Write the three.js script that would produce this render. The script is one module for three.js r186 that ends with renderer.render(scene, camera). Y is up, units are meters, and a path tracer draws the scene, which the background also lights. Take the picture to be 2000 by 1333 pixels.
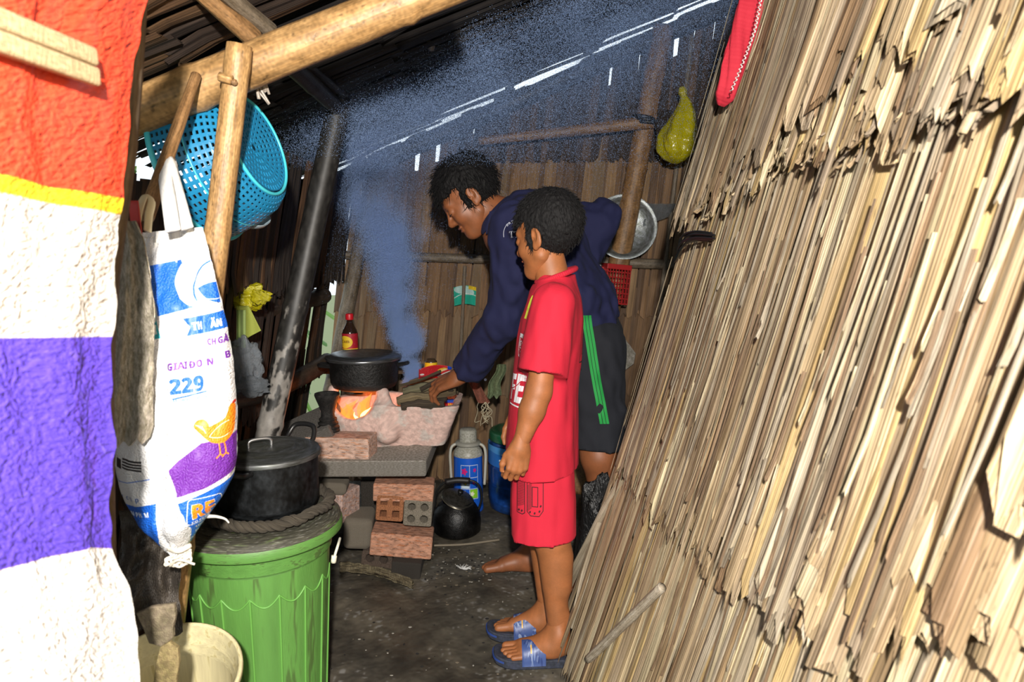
import * as THREE from 'three';
import { mergeGeometries } from 'three/addons/utils/BufferGeometryUtils.js';
import { RoundedBoxGeometry } from 'three/addons/geometries/RoundedBoxGeometry.js';
import { createNoise3D, createNoise2D } from 'simplex-noise';

// ---------------------------------------------------------------- camera, sky, light, exposure
const scene = new THREE.Scene();
const PITCH = 7.6 * Math.PI / 180, EYE = 1.12, FOCAL = 1400;
const camera = new THREE.PerspectiveCamera(2 * Math.atan(666.5 / FOCAL) * 180 / Math.PI, 2000 / 1333, 0.05, 100);
camera.position.set(0, EYE, 0);
camera.rotation.x = -PITCH;
camera.focus = 2.0; camera.userData.fStop = 6.3;
scene.background = new THREE.Color().setRGB(1.15, 1.3, 1.42);          // overcast daylight: reaches the hut through its open front, eaves and gaps
const flash = new THREE.SpotLight(0xfff8ee, 19, 0, 1.25, 0.5);         // the photographer's flash, held above the lens
flash.position.set(0.03, 1.38, 0.30); flash.target.position.set(-0.02, 0.88, -2.2);
flash.shadow.radius = 1.2; flash.castShadow = true; flash.name = 'camera_flash';
scene.add(flash, flash.target);
const renderer = new THREE.WebGLRenderer();
renderer.toneMapping = THREE.LinearToneMapping;
renderer.toneMappingExposure = 1.3;
renderer.shadowMap.enabled = true;

// ---------------------------------------------------------------- helpers
const V = (x, y, z) => new THREE.Vector3(x, y, z);
const PS = Math.sin(PITCH), PC = Math.cos(PITCH);
// the point of the plane z = -zz (or of the height h) that is sighted at pixel (px, py) of the photograph
function W(px, py, zz) { const a = (px - 1000) / FOCAL, b = (666.5 - py) / FOCAL, t = zz / (PC + b * PS); return V(a * t, EYE + (b * PC - PS) * t, -zz); }
function G(px, py, h = 0) { const a = (px - 1000) / FOCAL, b = (666.5 - py) / FOCAL, t = (h - EYE) / (b * PC - PS); return V(a * t, h, -(PC + b * PS) * t); }
function rng(seed) { let s = seed | 0; return () => { s = (s + 0x6d2b79f5) | 0; let t = Math.imul(s ^ (s >>> 15), 1 | s); t = (t + Math.imul(t ^ (t >>> 7), 61 | t)) ^ t; return ((t ^ (t >>> 14)) >>> 0) / 4294967296; }; }
const R0 = rng(7), rr = (a, b, r = R0) => a + (b - a) * r();
const n3 = createNoise3D(rng(11)), n2 = createNoise2D(rng(12));
const clamp = (x, a = 0, b = 1) => Math.min(b, Math.max(a, x)), lerp = (a, b, t) => a + (b - a) * t;
const sstep = (a, b, x) => { const t = clamp((x - a) / (b - a)); return t * t * (3 - 2 * t); };
const fbm2 = (x, y, o = 4) => { let s = 0, a = 0.5; for (let i = 0; i < o; i++) { s += a * n2(x, y); x *= 2.03; y *= 2.03; a *= 0.5; } return s; };
const piece = (pts) => (x) => { if (x <= pts[0][0]) return pts[0][1]; for (let i = 1; i < pts.length; i++) if (x <= pts[i][0]) return lerp(pts[i - 1][1], pts[i][1], (x - pts[i - 1][0]) / (pts[i][0] - pts[i - 1][0])); return pts[pts.length - 1][1]; };

const used = {};
const numbered = (n) => { const k = used[n] = (used[n] ?? -1) + 1; return k ? `${n}_${String(k).padStart(3, '0')}` : n; };
function thing(name, label, category, pos = V(0, 0, 0), o = {}) {
  const g = new THREE.Group(); g.name = numbered(name); g.position.copy(pos); scene.add(g);
  g.userData.label = label; g.userData.category = category;
  if (o.group) g.userData.group = o.group; if (o.kind) g.userData.kind = o.kind; if (o.rotY) g.rotation.y = o.rotY;
  return g;
}
function structure(name, label) { const g = new THREE.Group(); g.name = name; scene.add(g); g.userData = { kind: 'structure', label }; return g; }
function mesh(name, geo, mat, parent) { const m = new THREE.Mesh(geo, mat); m.name = name; m.castShadow = m.receiveShadow = true; parent.add(m); return m; }
// a part whose geometry is given in room coordinates
function part(name, geo, mat, parent, label) {
  parent.updateWorldMatrix(true, false);
  geo.applyMatrix4(parent.matrixWorld.clone().invert());
  const m = mesh(name, geo, mat, parent); if (label) m.userData.label = label; return m;
}
const solo = (name, geo, mat, label, category, o = {}) => {           // a thing that is a single mesh, in room coordinates
  geo.computeBoundingBox(); const b = geo.boundingBox, c = V((b.min.x + b.max.x) / 2, b.min.y, (b.min.z + b.max.z) / 2);
  geo.translate(-c.x, -c.y, -c.z);
  const m = mesh(numbered(name), geo, mat, scene); m.position.copy(c); m.userData = { label, category, ...o }; return m;
};
const sRGB = (r, g, b) => new THREE.Color().setRGB(r / 255, g / 255, b / 255, THREE.SRGBColorSpace);
const std = (c, rough = 0.8, o = {}) => new THREE.MeshStandardMaterial({ color: Array.isArray(c) ? sRGB(...c) : c, roughness: rough, ...o });
const phys = (c, rough = 0.5, o = {}) => new THREE.MeshPhysicalMaterial({ color: Array.isArray(c) ? sRGB(...c) : c, roughness: rough, ...o });

function dataTex(w, h, fn, srgb = true) {
  const d = new Uint8Array(w * h * 4);
  for (let y = 0, i = 0; y < h; y++) for (let x = 0; x < w; x++, i += 4) { const c = fn(x / w, y / h); for (let k = 0; k < 3; k++) d[i + k] = clamp(Array.isArray(c) ? c[k] : c, 0, 1) * 255; d[i + 3] = 255; }
  const t = new THREE.DataTexture(d, w, h); t.wrapS = t.wrapT = THREE.MirroredRepeatWrapping; t.magFilter = THREE.LinearFilter; t.minFilter = THREE.LinearMipmapLinearFilter;
  if (srgb) t.colorSpace = THREE.SRGBColorSpace; t.needsUpdate = true; return t;
}
function canvasTex(w, h, draw, alpha = false) {
  const c = document.createElement('canvas'); c.width = w; c.height = h; const x = c.getContext('2d'); draw(x, w, h);
  const t = new THREE.CanvasTexture(c); t.colorSpace = THREE.SRGBColorSpace; return t;
}
const rep = (t, x, y) => { const c = t.clone(); c.repeat.set(x, y); return c; };

// ---- meshing of a distance field (surface nets)
function nets(f, mn, mx, cell) {
  const nx = Math.ceil((mx[0] - mn[0]) / cell) + 1, ny = Math.ceil((mx[1] - mn[1]) / cell) + 1, nz = Math.ceil((mx[2] - mn[2]) / cell) + 1;
  const v = new Float32Array(nx * ny * nz), id = new Int32Array(nx * ny * nz).fill(-1), at = (i, j, k) => i + nx * (j + ny * k);
  for (let k = 0; k < nz; k++) for (let j = 0; j < ny; j++) for (let i = 0; i < nx; i++) v[at(i, j, k)] = f(mn[0] + i * cell, mn[1] + j * cell, mn[2] + k * cell);
  const pos = [], idx = [];
  const E = [[0, 1], [2, 3], [4, 5], [6, 7], [0, 2], [1, 3], [4, 6], [5, 7], [0, 4], [1, 5], [2, 6], [3, 7]];
  const c = new Float32Array(8);
  for (let k = 0; k < nz - 1; k++) for (let j = 0; j < ny - 1; j++) for (let i = 0; i < nx - 1; i++) {
    let m = 0; for (let q = 0; q < 8; q++) { c[q] = v[at(i + (q & 1), j + ((q >> 1) & 1), k + (q >> 2))]; if (c[q] < 0) m |= 1 << q; }
    if (m === 0 || m === 255) continue;
    let sx = 0, sy = 0, sz = 0, n = 0;
    for (const [a, b] of E) { if ((c[a] < 0) === (c[b] < 0)) continue; const t = c[a] / (c[a] - c[b]);
      sx += lerp(a & 1, b & 1, t); sy += lerp((a >> 1) & 1, (b >> 1) & 1, t); sz += lerp(a >> 2, b >> 2, t); n++; }
    id[at(i, j, k)] = pos.length / 3; pos.push(mn[0] + (i + sx / n) * cell, mn[1] + (j + sy / n) * cell, mn[2] + (k + sz / n) * cell);
  }
  const quad = (a, b, d, e, flip) => { if (a < 0 || b < 0 || d < 0 || e < 0) return; flip ? idx.push(a, d, b, a, e, d) : idx.push(a, b, d, a, d, e); };
  for (let k = 1; k < nz - 1; k++) for (let j = 1; j < ny - 1; j++) for (let i = 1; i < nx - 1; i++) {
    const s = v[at(i, j, k)] < 0;
    if (s !== v[at(i + 1, j, k)] < 0) quad(id[at(i, j - 1, k - 1)], id[at(i, j, k - 1)], id[at(i, j, k)], id[at(i, j - 1, k)], !s);
    if (s !== v[at(i, j + 1, k)] < 0) quad(id[at(i - 1, j, k - 1)], id[at(i - 1, j, k)], id[at(i, j, k)], id[at(i, j, k - 1)], !s);
    if (s !== v[at(i, j, k + 1)] < 0) quad(id[at(i - 1, j - 1, k)], id[at(i, j - 1, k)], id[at(i, j, k)], id[at(i - 1, j, k)], !s);
  }
  const g = new THREE.BufferGeometry(), nn = new Float32Array(pos.length), e = cell * 0.5, uv = new Float32Array(pos.length / 3 * 2);
  for (let i = 0; i < pos.length; i += 3) {
    const [x, y, z] = [pos[i], pos[i + 1], pos[i + 2]];
    const a = f(x + e, y, z) - f(x - e, y, z), b = f(x, y + e, z) - f(x, y - e, z), d = f(x, y, z + e) - f(x, y, z - e), l = Math.hypot(a, b, d) || 1;
    nn[i] = a / l; nn[i + 1] = b / l; nn[i + 2] = d / l;
    uv[i / 3 * 2] = (x + z * 0.6) * 2; uv[i / 3 * 2 + 1] = (y + z * 0.4) * 2;
  }
  g.setAttribute('position', new THREE.Float32BufferAttribute(pos, 3)); g.setAttribute('normal', new THREE.BufferAttribute(nn, 3)); g.setAttribute('uv', new THREE.BufferAttribute(uv, 2)); g.setIndex(idx);
  return g;
}
const cap = (a, b, ra, rb = ra) => { const [ax, ay, az] = a.toArray ? a.toArray() : a, [bx, by, bz] = b.toArray ? b.toArray() : b, dx = bx - ax, dy = by - ay, dz = bz - az, L = dx * dx + dy * dy + dz * dz || 1e-9;
  return (x, y, z) => { x -= ax; y -= ay; z -= az; let t = (x * dx + y * dy + z * dz) / L; t = t < 0 ? 0 : t > 1 ? 1 : t; return Math.hypot(x - dx * t, y - dy * t, z - dz * t) - (ra + (rb - ra) * t); }; };
const ell = (c, r, rot) => { const [cx, cy, cz] = c, [a, b, d] = r; let m = null; if (rot) m = new THREE.Matrix4().makeRotationFromEuler(new THREE.Euler(...rot)).invert().elements;
  return (x, y, z) => { x -= cx; y -= cy; z -= cz; if (m) { const X = m[0] * x + m[4] * y + m[8] * z, Y = m[1] * x + m[5] * y + m[9] * z, Z = m[2] * x + m[6] * y + m[10] * z; x = X; y = Y; z = Z; }
    const k0 = Math.hypot(x / a, y / b, z / d), k1 = Math.hypot(x / a / a, y / b / b, z / d / d); return k1 < 1e-9 ? -Math.min(a, b, d) : k0 * (k0 - 1) / k1; }; };
const smin = (a, b, k) => { const h = Math.max(k - Math.abs(a - b), 0) / k; return Math.min(a, b) - h * h * k * 0.25; };
const U = (k, ...f) => (x, y, z) => { let d = f[0](x, y, z); for (let i = 1; i < f.length; i++) d = smin(d, f[i](x, y, z), k); return d; };
const cut = (a, b, k = 0.006) => (x, y, z) => -smin(-a(x, y, z), b(x, y, z), k);       // a without b
// a patch of print that lies on the surface f: from a frame (centre c, axes ux, uy) it is dropped along dir onto the surface
function drape(f, c, ux, uy, w, h, dir, nu = 24, nv = 24, lift = 0.0015) {
  const g = new THREE.PlaneGeometry(w, h, nu, nv), p = g.attributes.position, o = V(0, 0, 0);
  for (let i = 0; i < p.count; i++) {
    o.copy(c).addScaledVector(ux, p.getX(i)).addScaledVector(uy, p.getY(i));
    let hit = false;
    for (let s = 0; s < 60; s++) { const d = f(o.x, o.y, o.z) - lift; if (d < 0.0004) { hit = true; break; } o.addScaledVector(dir, d * 0.8); if (o.distanceTo(c) > 0.6) break; }
    p.setXYZ(i, o.x, o.y, o.z);
  }
  g.computeVertexNormals(); return g;
}

// ---- swept and ringed shapes
function sweep(pts, radius, seg = 10, o = {}) {                      // tube along points; radius(t, angle) or number
  const curve = pts.length === 2 ? new THREE.LineCurve3(pts[0], pts[1]) : new THREE.CatmullRomCurve3(pts, !!o.closed), n = o.n ?? 12, fr = curve.computeFrenetFrames(n, !!o.closed), P = [], UVs = [], I = [], L = curve.getLength();
  const rad = typeof radius === 'function' ? radius : () => radius;
  for (let i = 0; i <= n; i++) { const t = i / n, c = curve.getPointAt(t), N = fr.normals[i], B = fr.binormals[i];
    for (let j = 0; j <= seg; j++) { const a = j / seg * Math.PI * 2, r = rad(t, a); const q = c.clone().addScaledVector(N, Math.cos(a) * r * (o.flatN ?? 1)).addScaledVector(B, Math.sin(a) * r * (o.flatB ?? 1)); P.push(q.x, q.y, q.z); UVs.push(j / seg, t * L); } }
  for (let i = 0; i < n; i++) for (let j = 0; j < seg; j++) { const a = i * (seg + 1) + j, b = a + seg + 1; I.push(a, a + 1, b, b, a + 1, b + 1); }
  if (!o.closed && !o.open) for (const e of [0, n]) { const c = curve.getPointAt(e / n), k = P.length / 3; P.push(c.x, c.y, c.z); UVs.push(0.5, e / n * L); for (let j = 0; j < seg; j++) { const a = e * (seg + 1) + j; e ? I.push(a, a + 1, k) : I.push(a + 1, a, k); } }
  const g = new THREE.BufferGeometry(); g.setAttribute('position', new THREE.Float32BufferAttribute(P, 3)); g.setAttribute('uv', new THREE.Float32BufferAttribute(UVs, 2)); g.setIndex(I); g.computeVertexNormals(); return g;
}
function bambooGeo(a, b, r0, r1, o = {}) {
  const L = a.distanceTo(b), gap = o.gap ?? 0.28, off = o.off ?? 0.1, n = o.n ?? Math.max(24, Math.round(L / 0.018)), bend = o.bend ?? V(0, 0, 0), s = rr(0, 50);
  const pts = []; for (let i = 0; i <= 8; i++) { const t = i / 8; pts.push(a.clone().lerp(b, t).addScaledVector(bend, Math.sin(t * Math.PI))); }
  return sweep(pts, (t, an) => { const q = (t * L + off) / gap, d = (q - Math.round(q)) * gap, ring = Math.exp(-((d / 0.011) ** 2)) * 0.11 - Math.exp(-(((d - 0.012) / 0.006) ** 2)) * 0.05; return lerp(r0, r1, t) * (1 + ring + 0.02 * n2(s + t * 3, an)); }, o.seg ?? 16, { n });
}
const lathe = (pts, seg = 40) => { const g = new THREE.LatheGeometry(pts.map((p) => new THREE.Vector2(Math.max(p[0], 0.00001), p[1])), seg); return g; };
const box = (w, h, d, r = 0.004, seg = 2) => new RoundedBoxGeometry(w, h, d, seg, Math.min(r, w / 2.01, h / 2.01, d / 2.01));
const place = (g, pos, e = [0, 0, 0]) => { g.applyMatrix4(new THREE.Matrix4().compose(pos, new THREE.Quaternion().setFromEuler(new THREE.Euler(...e)), V(1, 1, 1))); return g; };
const plain = (g) => { const q = g.index ? g.toNonIndexed() : g; for (const k of Object.keys(q.attributes)) if (!['position', 'normal', 'uv'].includes(k)) q.deleteAttribute(k); return q; };
const merge = (list) => mergeGeometries(list.map(plain));
// roughens a geometry along its normals; equal positions move alike
function rough(g, amp, freq, seed = 0) { const p = g.attributes.position; for (let i = 0; i < p.count; i++) { const x = p.getX(i), y = p.getY(i), z = p.getZ(i), d = amp; p.setXYZ(i, x + d * n3(x * freq + seed, y * freq, z * freq), y + d * n3(x * freq, y * freq + 31 + seed, z * freq), z + d * n3(x * freq, y * freq, z * freq + 57 + seed)); } g.computeVertexNormals(); return g; }
// a sheet with thickness over a grid of points P(u, v)
function sheet(P, nu, nv, th = 0.0012) {
  const A = [], uv = [], I = [];
  for (let j = 0; j <= nv; j++) for (let i = 0; i <= nu; i++) { const q = P(i / nu, j / nv); A.push(q); uv.push(i / nu, 1 - j / nv); }
  const g0 = new THREE.BufferGeometry().setFromPoints(A); for (let j = 0; j < nv; j++) for (let i = 0; i < nu; i++) { const a = j * (nu + 1) + i, b = a + nu + 1; I.push(a, b, a + 1, b, b + 1, a + 1); }
  g0.setIndex(I); g0.computeVertexNormals(); const nn = g0.attributes.normal, N = A.length, pos = [], I2 = [...I];
  for (let k = 0; k < N; k++) pos.push(A[k].x, A[k].y, A[k].z);
  for (let k = 0; k < N; k++) pos.push(A[k].x - nn.getX(k) * th, A[k].y - nn.getY(k) * th, A[k].z - nn.getZ(k) * th);
  for (let k = 0; k < I.length; k += 3) I2.push(I[k] + N, I[k + 2] + N, I[k + 1] + N);
  const edge = (a, b) => I2.push(a, a + N, b, b, a + N, b + N);
  for (let i = 0; i < nu; i++) { edge(i, i + 1); edge(nv * (nu + 1) + i + 1, nv * (nu + 1) + i); }
  for (let j = 0; j < nv; j++) { edge((j + 1) * (nu + 1), j * (nu + 1)); edge(j * (nu + 1) + nu, (j + 1) * (nu + 1) + nu); }
  const g = new THREE.BufferGeometry(); g.setAttribute('position', new THREE.Float32BufferAttribute(pos, 3)); g.setAttribute('uv', new THREE.Float32BufferAttribute([...uv, ...uv], 2)); g.setIndex(I2); g.computeVertexNormals(); return g;
}

// ---------------------------------------------------------------- textures and shared materials
const tLeaf = dataTex(512, 512, (u, v) => { const s = 0.5 * n2(u * 90, v * 1.2) + 0.35 * n2(u * 220, v * 3) + 0.3 * n2(u * 26, v * 0.8), b = fbm2(u * 7 + 5, v * 5), k = n2(u * 60 + 9, v * 40); const q = 0.80 + 0.20 * s + 0.12 * b - (k > 0.72 ? (k - 0.72) * 0.7 : 0); return [q, q * (0.985 + 0.02 * b), q * (0.955 + 0.06 * b - 0.02 * s)]; });
const tLeafB = dataTex(512, 512, (u, v) => 0.5 + 0.28 * n2(u * 120, v * 1.2) + 0.2 * n2(u * 40, v * 0.8), false);
const tBamboo = dataTex(256, 512, (u, v) => { const s = n2(u * 40, v * 3) * 0.06 + n2(u * 12, v * 2) * 0.08, b = fbm2(u * 5, v * 8), k = fbm2(u * 11 + 4, v * 18 + 3); const q = 0.84 + s + 0.20 * b + 0.08 * n2(u * 18, v * 60) - (k > 0.34 ? 0.2 * (k - 0.34) / 0.3 : 0); return [q, q * (0.97 + 0.03 * b), q * (0.93 + 0.08 * b)]; });
const tMottle = dataTex(512, 512, (u, v) => { const b = fbm2(u * 9, v * 9, 6), k = fbm2(u * 30 + 7, v * 30, 4); const q = 0.8 + 0.24 * b + 0.12 * k; return [q, q * (0.99 + 0.03 * k), q * (0.97 + 0.06 * b)]; });
const tMottleB = dataTex(512, 512, (u, v) => 0.5 + 0.35 * fbm2(u * 24, v * 24, 5) + 0.2 * n2(u * 120, v * 120), false);
const tSoot = dataTex(512, 512, (u, v) => { const b = fbm2(u * 8, v * 8, 6), k = fbm2(u * 40, v * 40, 3); const q = 0.55 + 0.5 * b + 0.3 * k; return [q, q, q]; });
const tWeave = dataTex(256, 256, (u, v) => 0.5 + 0.25 * Math.sin(u * 256 * Math.PI / 4) * (Math.sin(v * 256 * Math.PI / 8) > 0 ? 1 : 0.2) + 0.25 * Math.sin(v * 256 * Math.PI / 4), false);
const tCrinkle = dataTex(512, 512, (u, v) => 0.5 + 0.45 * fbm2(u * 14, v * 14, 4) + 0.25 * (1 - Math.abs(n2(u * 10, v * 8)) * 2) * 0.5, false);
const leafMats = (cols, rough, bump = 0.0012) => cols.map((c, i) => std(c, rough, { map: tLeaf, bumpMap: tLeafB, bumpScale: bump }));
const bambooMat = (c, r = 0.5) => std(c, r, { map: rep(tBamboo, 1, 1.6), bumpMap: rep(tBamboo, 1, 1.6), bumpScale: 0.0008 });
const clayMat = (c, r = 0.95, k = 2, b = 0.0025) => std(c, r, { map: rep(tMottle, k, k), bumpMap: rep(tMottleB, k, k), bumpScale: b });
// ================================================================ the hut: floor, leaf walls, roof
// one dry palm leaf strip: unit wide and long, folded along its middle, torn at the lower end
function leafStrip(seed, seg = 4) {
  const r = rng(seed), P = [], UVs = [], I = [], band = Math.floor(r() * 16) / 16, sw = rr(-0.3, 0.3, r), tw = rr(-0.14, 0.14, r), curl = rr(-0.1, 0.4, r), X = [-0.5, rr(-0.32, -0.18, r), rr(-0.08, 0.1, r), rr(0.18, 0.34, r), 0.5], Z = [0, rr(0.02, 0.18, r), rr(0.04, 0.24, r), rr(0.0, 0.18, r), 0], tear = X.map(() => rr(0, 0.07, r)), top = X.map(() => 0);
  for (let i = 0; i <= seg; i++) {
    const t = i / seg, low = Math.max(0, 1 - t * 3), wd = 1 - 0.2 * low * r() - 0.12 * r(), cx = sw * Math.sin(t * 2.2) * 0.6 + 0.12 * (r() - 0.5), z = curl * low * low;
    for (let k = 0; k < 5; k++) { P.push(X[k] * wd + cx, i === 0 ? tear[k] : t, z + Z[k] * (0.7 + 0.5 * r()) + tw * (1 - t) * X[k] * 2); UVs.push(band + (X[k] + 0.5) * 0.11, t * 0.6 + band); }
    P.push(cx, i === 0 ? tear[2] : t, z - 0.05); UVs.push(band + 0.05, t * 0.6 + band);
  }
  for (let i = 0; i < seg; i++) for (let k = 0; k < 6; k++) { const a = i * 6 + k, b = i * 6 + (k + 1) % 6; I.push(a, b, a + 6, b, b + 6, a + 6); }
  const g = new THREE.BufferGeometry(); g.setAttribute('position', new THREE.Float32BufferAttribute(P, 3)); g.setAttribute('uv', new THREE.Float32BufferAttribute(UVs, 2)); g.setIndex(I);
  const q = g.toNonIndexed(); q.computeVertexNormals(); return q;
}
const STRIPS = Array.from({ length: 20 }, (_, i) => leafStrip(100 + i));
const basisM = (side, along, normal, pos, sx, sy, sz) => new THREE.Matrix4().makeBasis(side.clone().multiplyScalar(sx), along.clone().multiplyScalar(sy), normal.clone().multiplyScalar(sz)).setPosition(pos);
// a strip hung on a surface: lower end at pos, running along `along`, its back to -normal
function hang(parent, mats, r, pos, along, normal, w, L, o = {}) {
  const jit = (o.jit ?? 0.03) * (r() - 0.5) * 2, out = o.out ?? 0, side0 = along.clone().cross(normal).normalize();
  const al = along.clone().addScaledVector(side0, jit).addScaledVector(normal, -out).normalize(), nn = normal.clone().addScaledVector(al, -normal.dot(al)).normalize(), side = al.clone().cross(nn).normalize();
  const M = basisM(side, al, nn, pos, w, L, w * (o.deep ?? 1)), g = STRIPS[Math.floor(r() * STRIPS.length)], mat = mats[Math.floor(Math.pow(r(), o.bias ?? 1) * mats.length) % mats.length];
  if (o.collect) { o.collect.push(g.clone().applyMatrix4(M)); return null; }
  const m = mesh(o.name ?? 'leaf_strip', g, mat, parent); m.matrixAutoUpdate = false; m.matrix.copy(M); m.matrix.decompose(m.position, m.quaternion, m.scale); m.matrixAutoUpdate = true; return m;
}

// ---- earth floor
const LEAN = V(0.21, 0.978, 0).normalize();
{
  const tSoil = dataTex(1024, 1024, (u, v) => { const a = fbm2(u * 6, v * 6, 6), b = fbm2(u * 22 + 3, v * 22, 5), c = fbm2(u * 70, v * 70, 3), ash = sstep(0.1, 0.45, fbm2(u * 5 + 8, v * 5 + 2, 4) + 0.25 * b), f = sstep(0.45, 0.62, n2(u * 190, v * 190) * 0.6 + b * 0.5);
    let q = 0.29 + 0.15 * a + 0.10 * b + 0.08 * c; let col = [q * 1.04, q * 0.97, q * 0.84]; col = col.map((x, i) => lerp(x, [0.34, 0.34, 0.33][i] + 0.1 * c, ash * 0.45)); return col.map((x) => lerp(x, 0.62, f * 0.6)); });
  const tSoilR = dataTex(512, 512, (u, v) => 0.72 + 0.5 * fbm2(u * 9 + 1, v * 9, 5), false);
  const mSoil = std(0xffffff, 0.9, { map: tSoil, roughnessMap: tSoilR, bumpMap: rep(tMottleB, 2, 2), bumpScale: 0.004 });
  const g = new THREE.PlaneGeometry(5, 5.4, 170, 190); g.rotateX(-Math.PI / 2); g.translate(0.2, 0, -1.3);
  const p = g.attributes.position; for (let i = 0; i < p.count; i++) { const x = p.getX(i), z = p.getZ(i); p.setY(i, Math.min(0.004, 0.014 * fbm2(x * 2.2, z * 2.2, 4) - 0.006 + 0.004 * n2(x * 14, z * 14))); }
  g.computeVertexNormals();
  const low = new THREE.BoxGeometry(5, 0.2, 5.4); low.translate(0.2, -0.14, -1.3);
  const fl = mesh('floor', merge([g, low]), mSoil, scene); fl.userData = { kind: 'structure', label: 'dark trodden earth floor with ash and crumbs' };
  const out = new THREE.BoxGeometry(40, 0.1, 40); out.translate(0, -0.3, 0);
  const og = mesh('ground_outside', out, std([120, 125, 85], 1), scene); og.userData = { kind: 'structure', label: 'pale grassy ground outside the hut' };
}

// ---- the pale leaf wall that runs past the camera
const RW = { O: V(0.152, 0, -1.75), r: V(Math.sin(3.5 * Math.PI / 180), 0, Math.cos(3.5 * Math.PI / 180)), s: V(0.236, 0.972, 0).normalize() };
RW.n = RW.s.clone().cross(RW.r).normalize(); if (RW.n.x > 0) RW.n.negate();
RW.at = (u, t, off = 0) => RW.O.clone().addScaledVector(RW.r, u).addScaledVector(RW.s, t).addScaledVector(RW.n, off);
RW.px = (px, py, off = 0) => { const a = (px - 1000) / FOCAL, b = (666.5 - py) / FOCAL, d = V(a, b * PC - PS, -(PC + b * PS)), e = V(0, EYE, 0), k = RW.O.clone().addScaledVector(RW.n, off).sub(e).dot(RW.n) / d.dot(RW.n), q = e.addScaledVector(d, k).addScaledVector(RW.n, -off).sub(RW.O), c = RW.r.dot(RW.s), A = q.dot(RW.r), B = q.dot(RW.s); return [(A - c * B) / (1 - c * c), (B - c * A) / (1 - c * c)]; };
{
  const wall = structure('wall_right', 'pale tan wall of overlapping dry palm leaf strips along the doorway');
  const mats = leafMats([[208, 188, 154], [198, 176, 142], [188, 168, 140], [218, 204, 172], [172, 148, 116], [184, 172, 152], [164, 148, 128], [210, 184, 134], [150, 124, 96]], 0.6, 0.002);
  const edge = (pts, off) => piece(pts.map(([x, y]) => RW.px(x, y, off)).sort((a, b) => a[0] - b[0]));
  const E1 = edge([[1325, 455], [1420, 400], [1500, 350], [1560, 318], [1640, 305], [1720, 292], [1850, 262], [2000, 175]], 0.042);
  const E0 = edge([[1480, 330], [1540, 262], [1600, 222], [1700, 176], [1790, 115], [1850, 60], [2000, -20]], 0.058);
  const E2 = edge([[1160, 930], [1250, 968], [1290, 1050], [1390, 1150], [1470, 1195], [1510, 1230], [1620, 1290], [1800, 1310], [2000, 1345]], 0.014);
  const r = rng(21), TOP = 2.05, stuff = [];
  const course = (n, u0, u1, lo, hi, off, out, w0, w1, o = {}) => { for (let i = 0; i < n; i++) { const f = (i + r() * 0.7) / n, u = lerp(u0, u1, f), b = lo(u) + (o.rag ?? 0.03) * (r() - 0.5) * 2 - (r() < 0.08 ? 0.05 * r() : 0), t = hi(u) + 0.05 * r(), w = rr(w0, w1, r) * (0.8 + 0.5 * sstep(0.2, 1.2, u));
    hang(wall, mats, r, RW.at(u, b, off + r() * 0.006), RW.s, RW.n, w, t - b, { out: out + 0.008 * r(), jit: o.jit ?? 0.022, collect: o.collect, name: o.name, deep: o.deep ?? 0.7 }); } };
  const ground = (u) => 0.02 + 0.03 * Math.sin(u * 9);
  course(72, -0.09, 1.15, ground, (u) => E2(u) + 0.28, 0.030, 0.05, 0.022, 0.050, { rag: 0.02 });
  course(92, -0.03, 1.16, E2, (u) => E1(u) + 0.22, 0.014, 0.014, 0.018, 0.046);
  course(92, -0.01, 1.16, E1, () => TOP, 0.042, 0.022, 0.018, 0.046, { rag: 0.035 });
  course(42, 0.34, 1.16, E0, () => TOP, 0.058, 0.02, 0.022, 0.048, { rag: 0.04 });
  const fibres = [[], [], []]; for (let i = 0; i < 420; i++) { const u = lerp(-0.02, 1.14, r()), k = r(), L = rr(0.08, 0.5, r), [lo, hi, off] = k < 0.3 ? [ground(u), E2(u) + 0.1, 0.012] : k < 0.65 ? [E2(u), E1(u) - 0.02, 0.030] : [E1(u), 1.75, 0.052], b = lerp(lo, Math.max(lo, hi - L * 0.7), r()); hang(wall, mats, r, RW.at(u, b, off + 0.006 * r()), RW.s, RW.n, rr(0.003, 0.010, r) * (0.7 + 0.6 * u), Math.min(L, hi + 0.1 - b), { jit: 0.06, out: 0.02, deep: 1.2, collect: fibres[i % 3] }); }
  [3, 5, 8].forEach((k, i) => { mesh('leaf_fibres', merge(fibres[i]), mats[k], wall).userData.kind = 'stuff'; });
  // short curled ends that bunch under the upper course
  const ends = [[], [], []]; for (let i = 0; i < 90; i++) { const u = lerp(0.0, 1.1, Math.pow(r(), 0.9)), b = E1(u) - 0.02 + 0.05 * r(); hang(wall, mats, r, RW.at(u, b, 0.02 + 0.03 * r()), RW.s, RW.n, rr(0.006, 0.018, r), rr(0.04, 0.08, r), { jit: 0.25, out: 0.2 * r(), deep: 1.8, collect: ends[i % 3] }); } [4, 6, 0].forEach((k, i) => { mesh('leaf_ends', merge(ends[i]), mats[k], wall).userData.kind = 'stuff'; });
  // second layer behind the visible strips, and the stretch of wall beside the camera
  for (const [n, u0, u1, lo, hi, off] of [[170, -0.05, 1.2, ground, E2, -0.014], [170, -0.02, 1.2, (u) => E2(u) + 0.05, E1, 0.002], [170, 0, 1.2, (u) => E1(u) + 0.04, () => TOP, 0.016], [60, 1.16, 2.2, ground, () => TOP, 0.0], [60, 1.16, 2.2, () => 0.9, () => TOP, 0.03]]) course(n, u0, u1, lo, (u) => hi(u) + 0.1, off, 0.01, 0.03, 0.055, { collect: stuff });
  const under = mesh('leaf_underlayer', merge(stuff), mats[1], wall); under.userData.kind = 'stuff';
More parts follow.
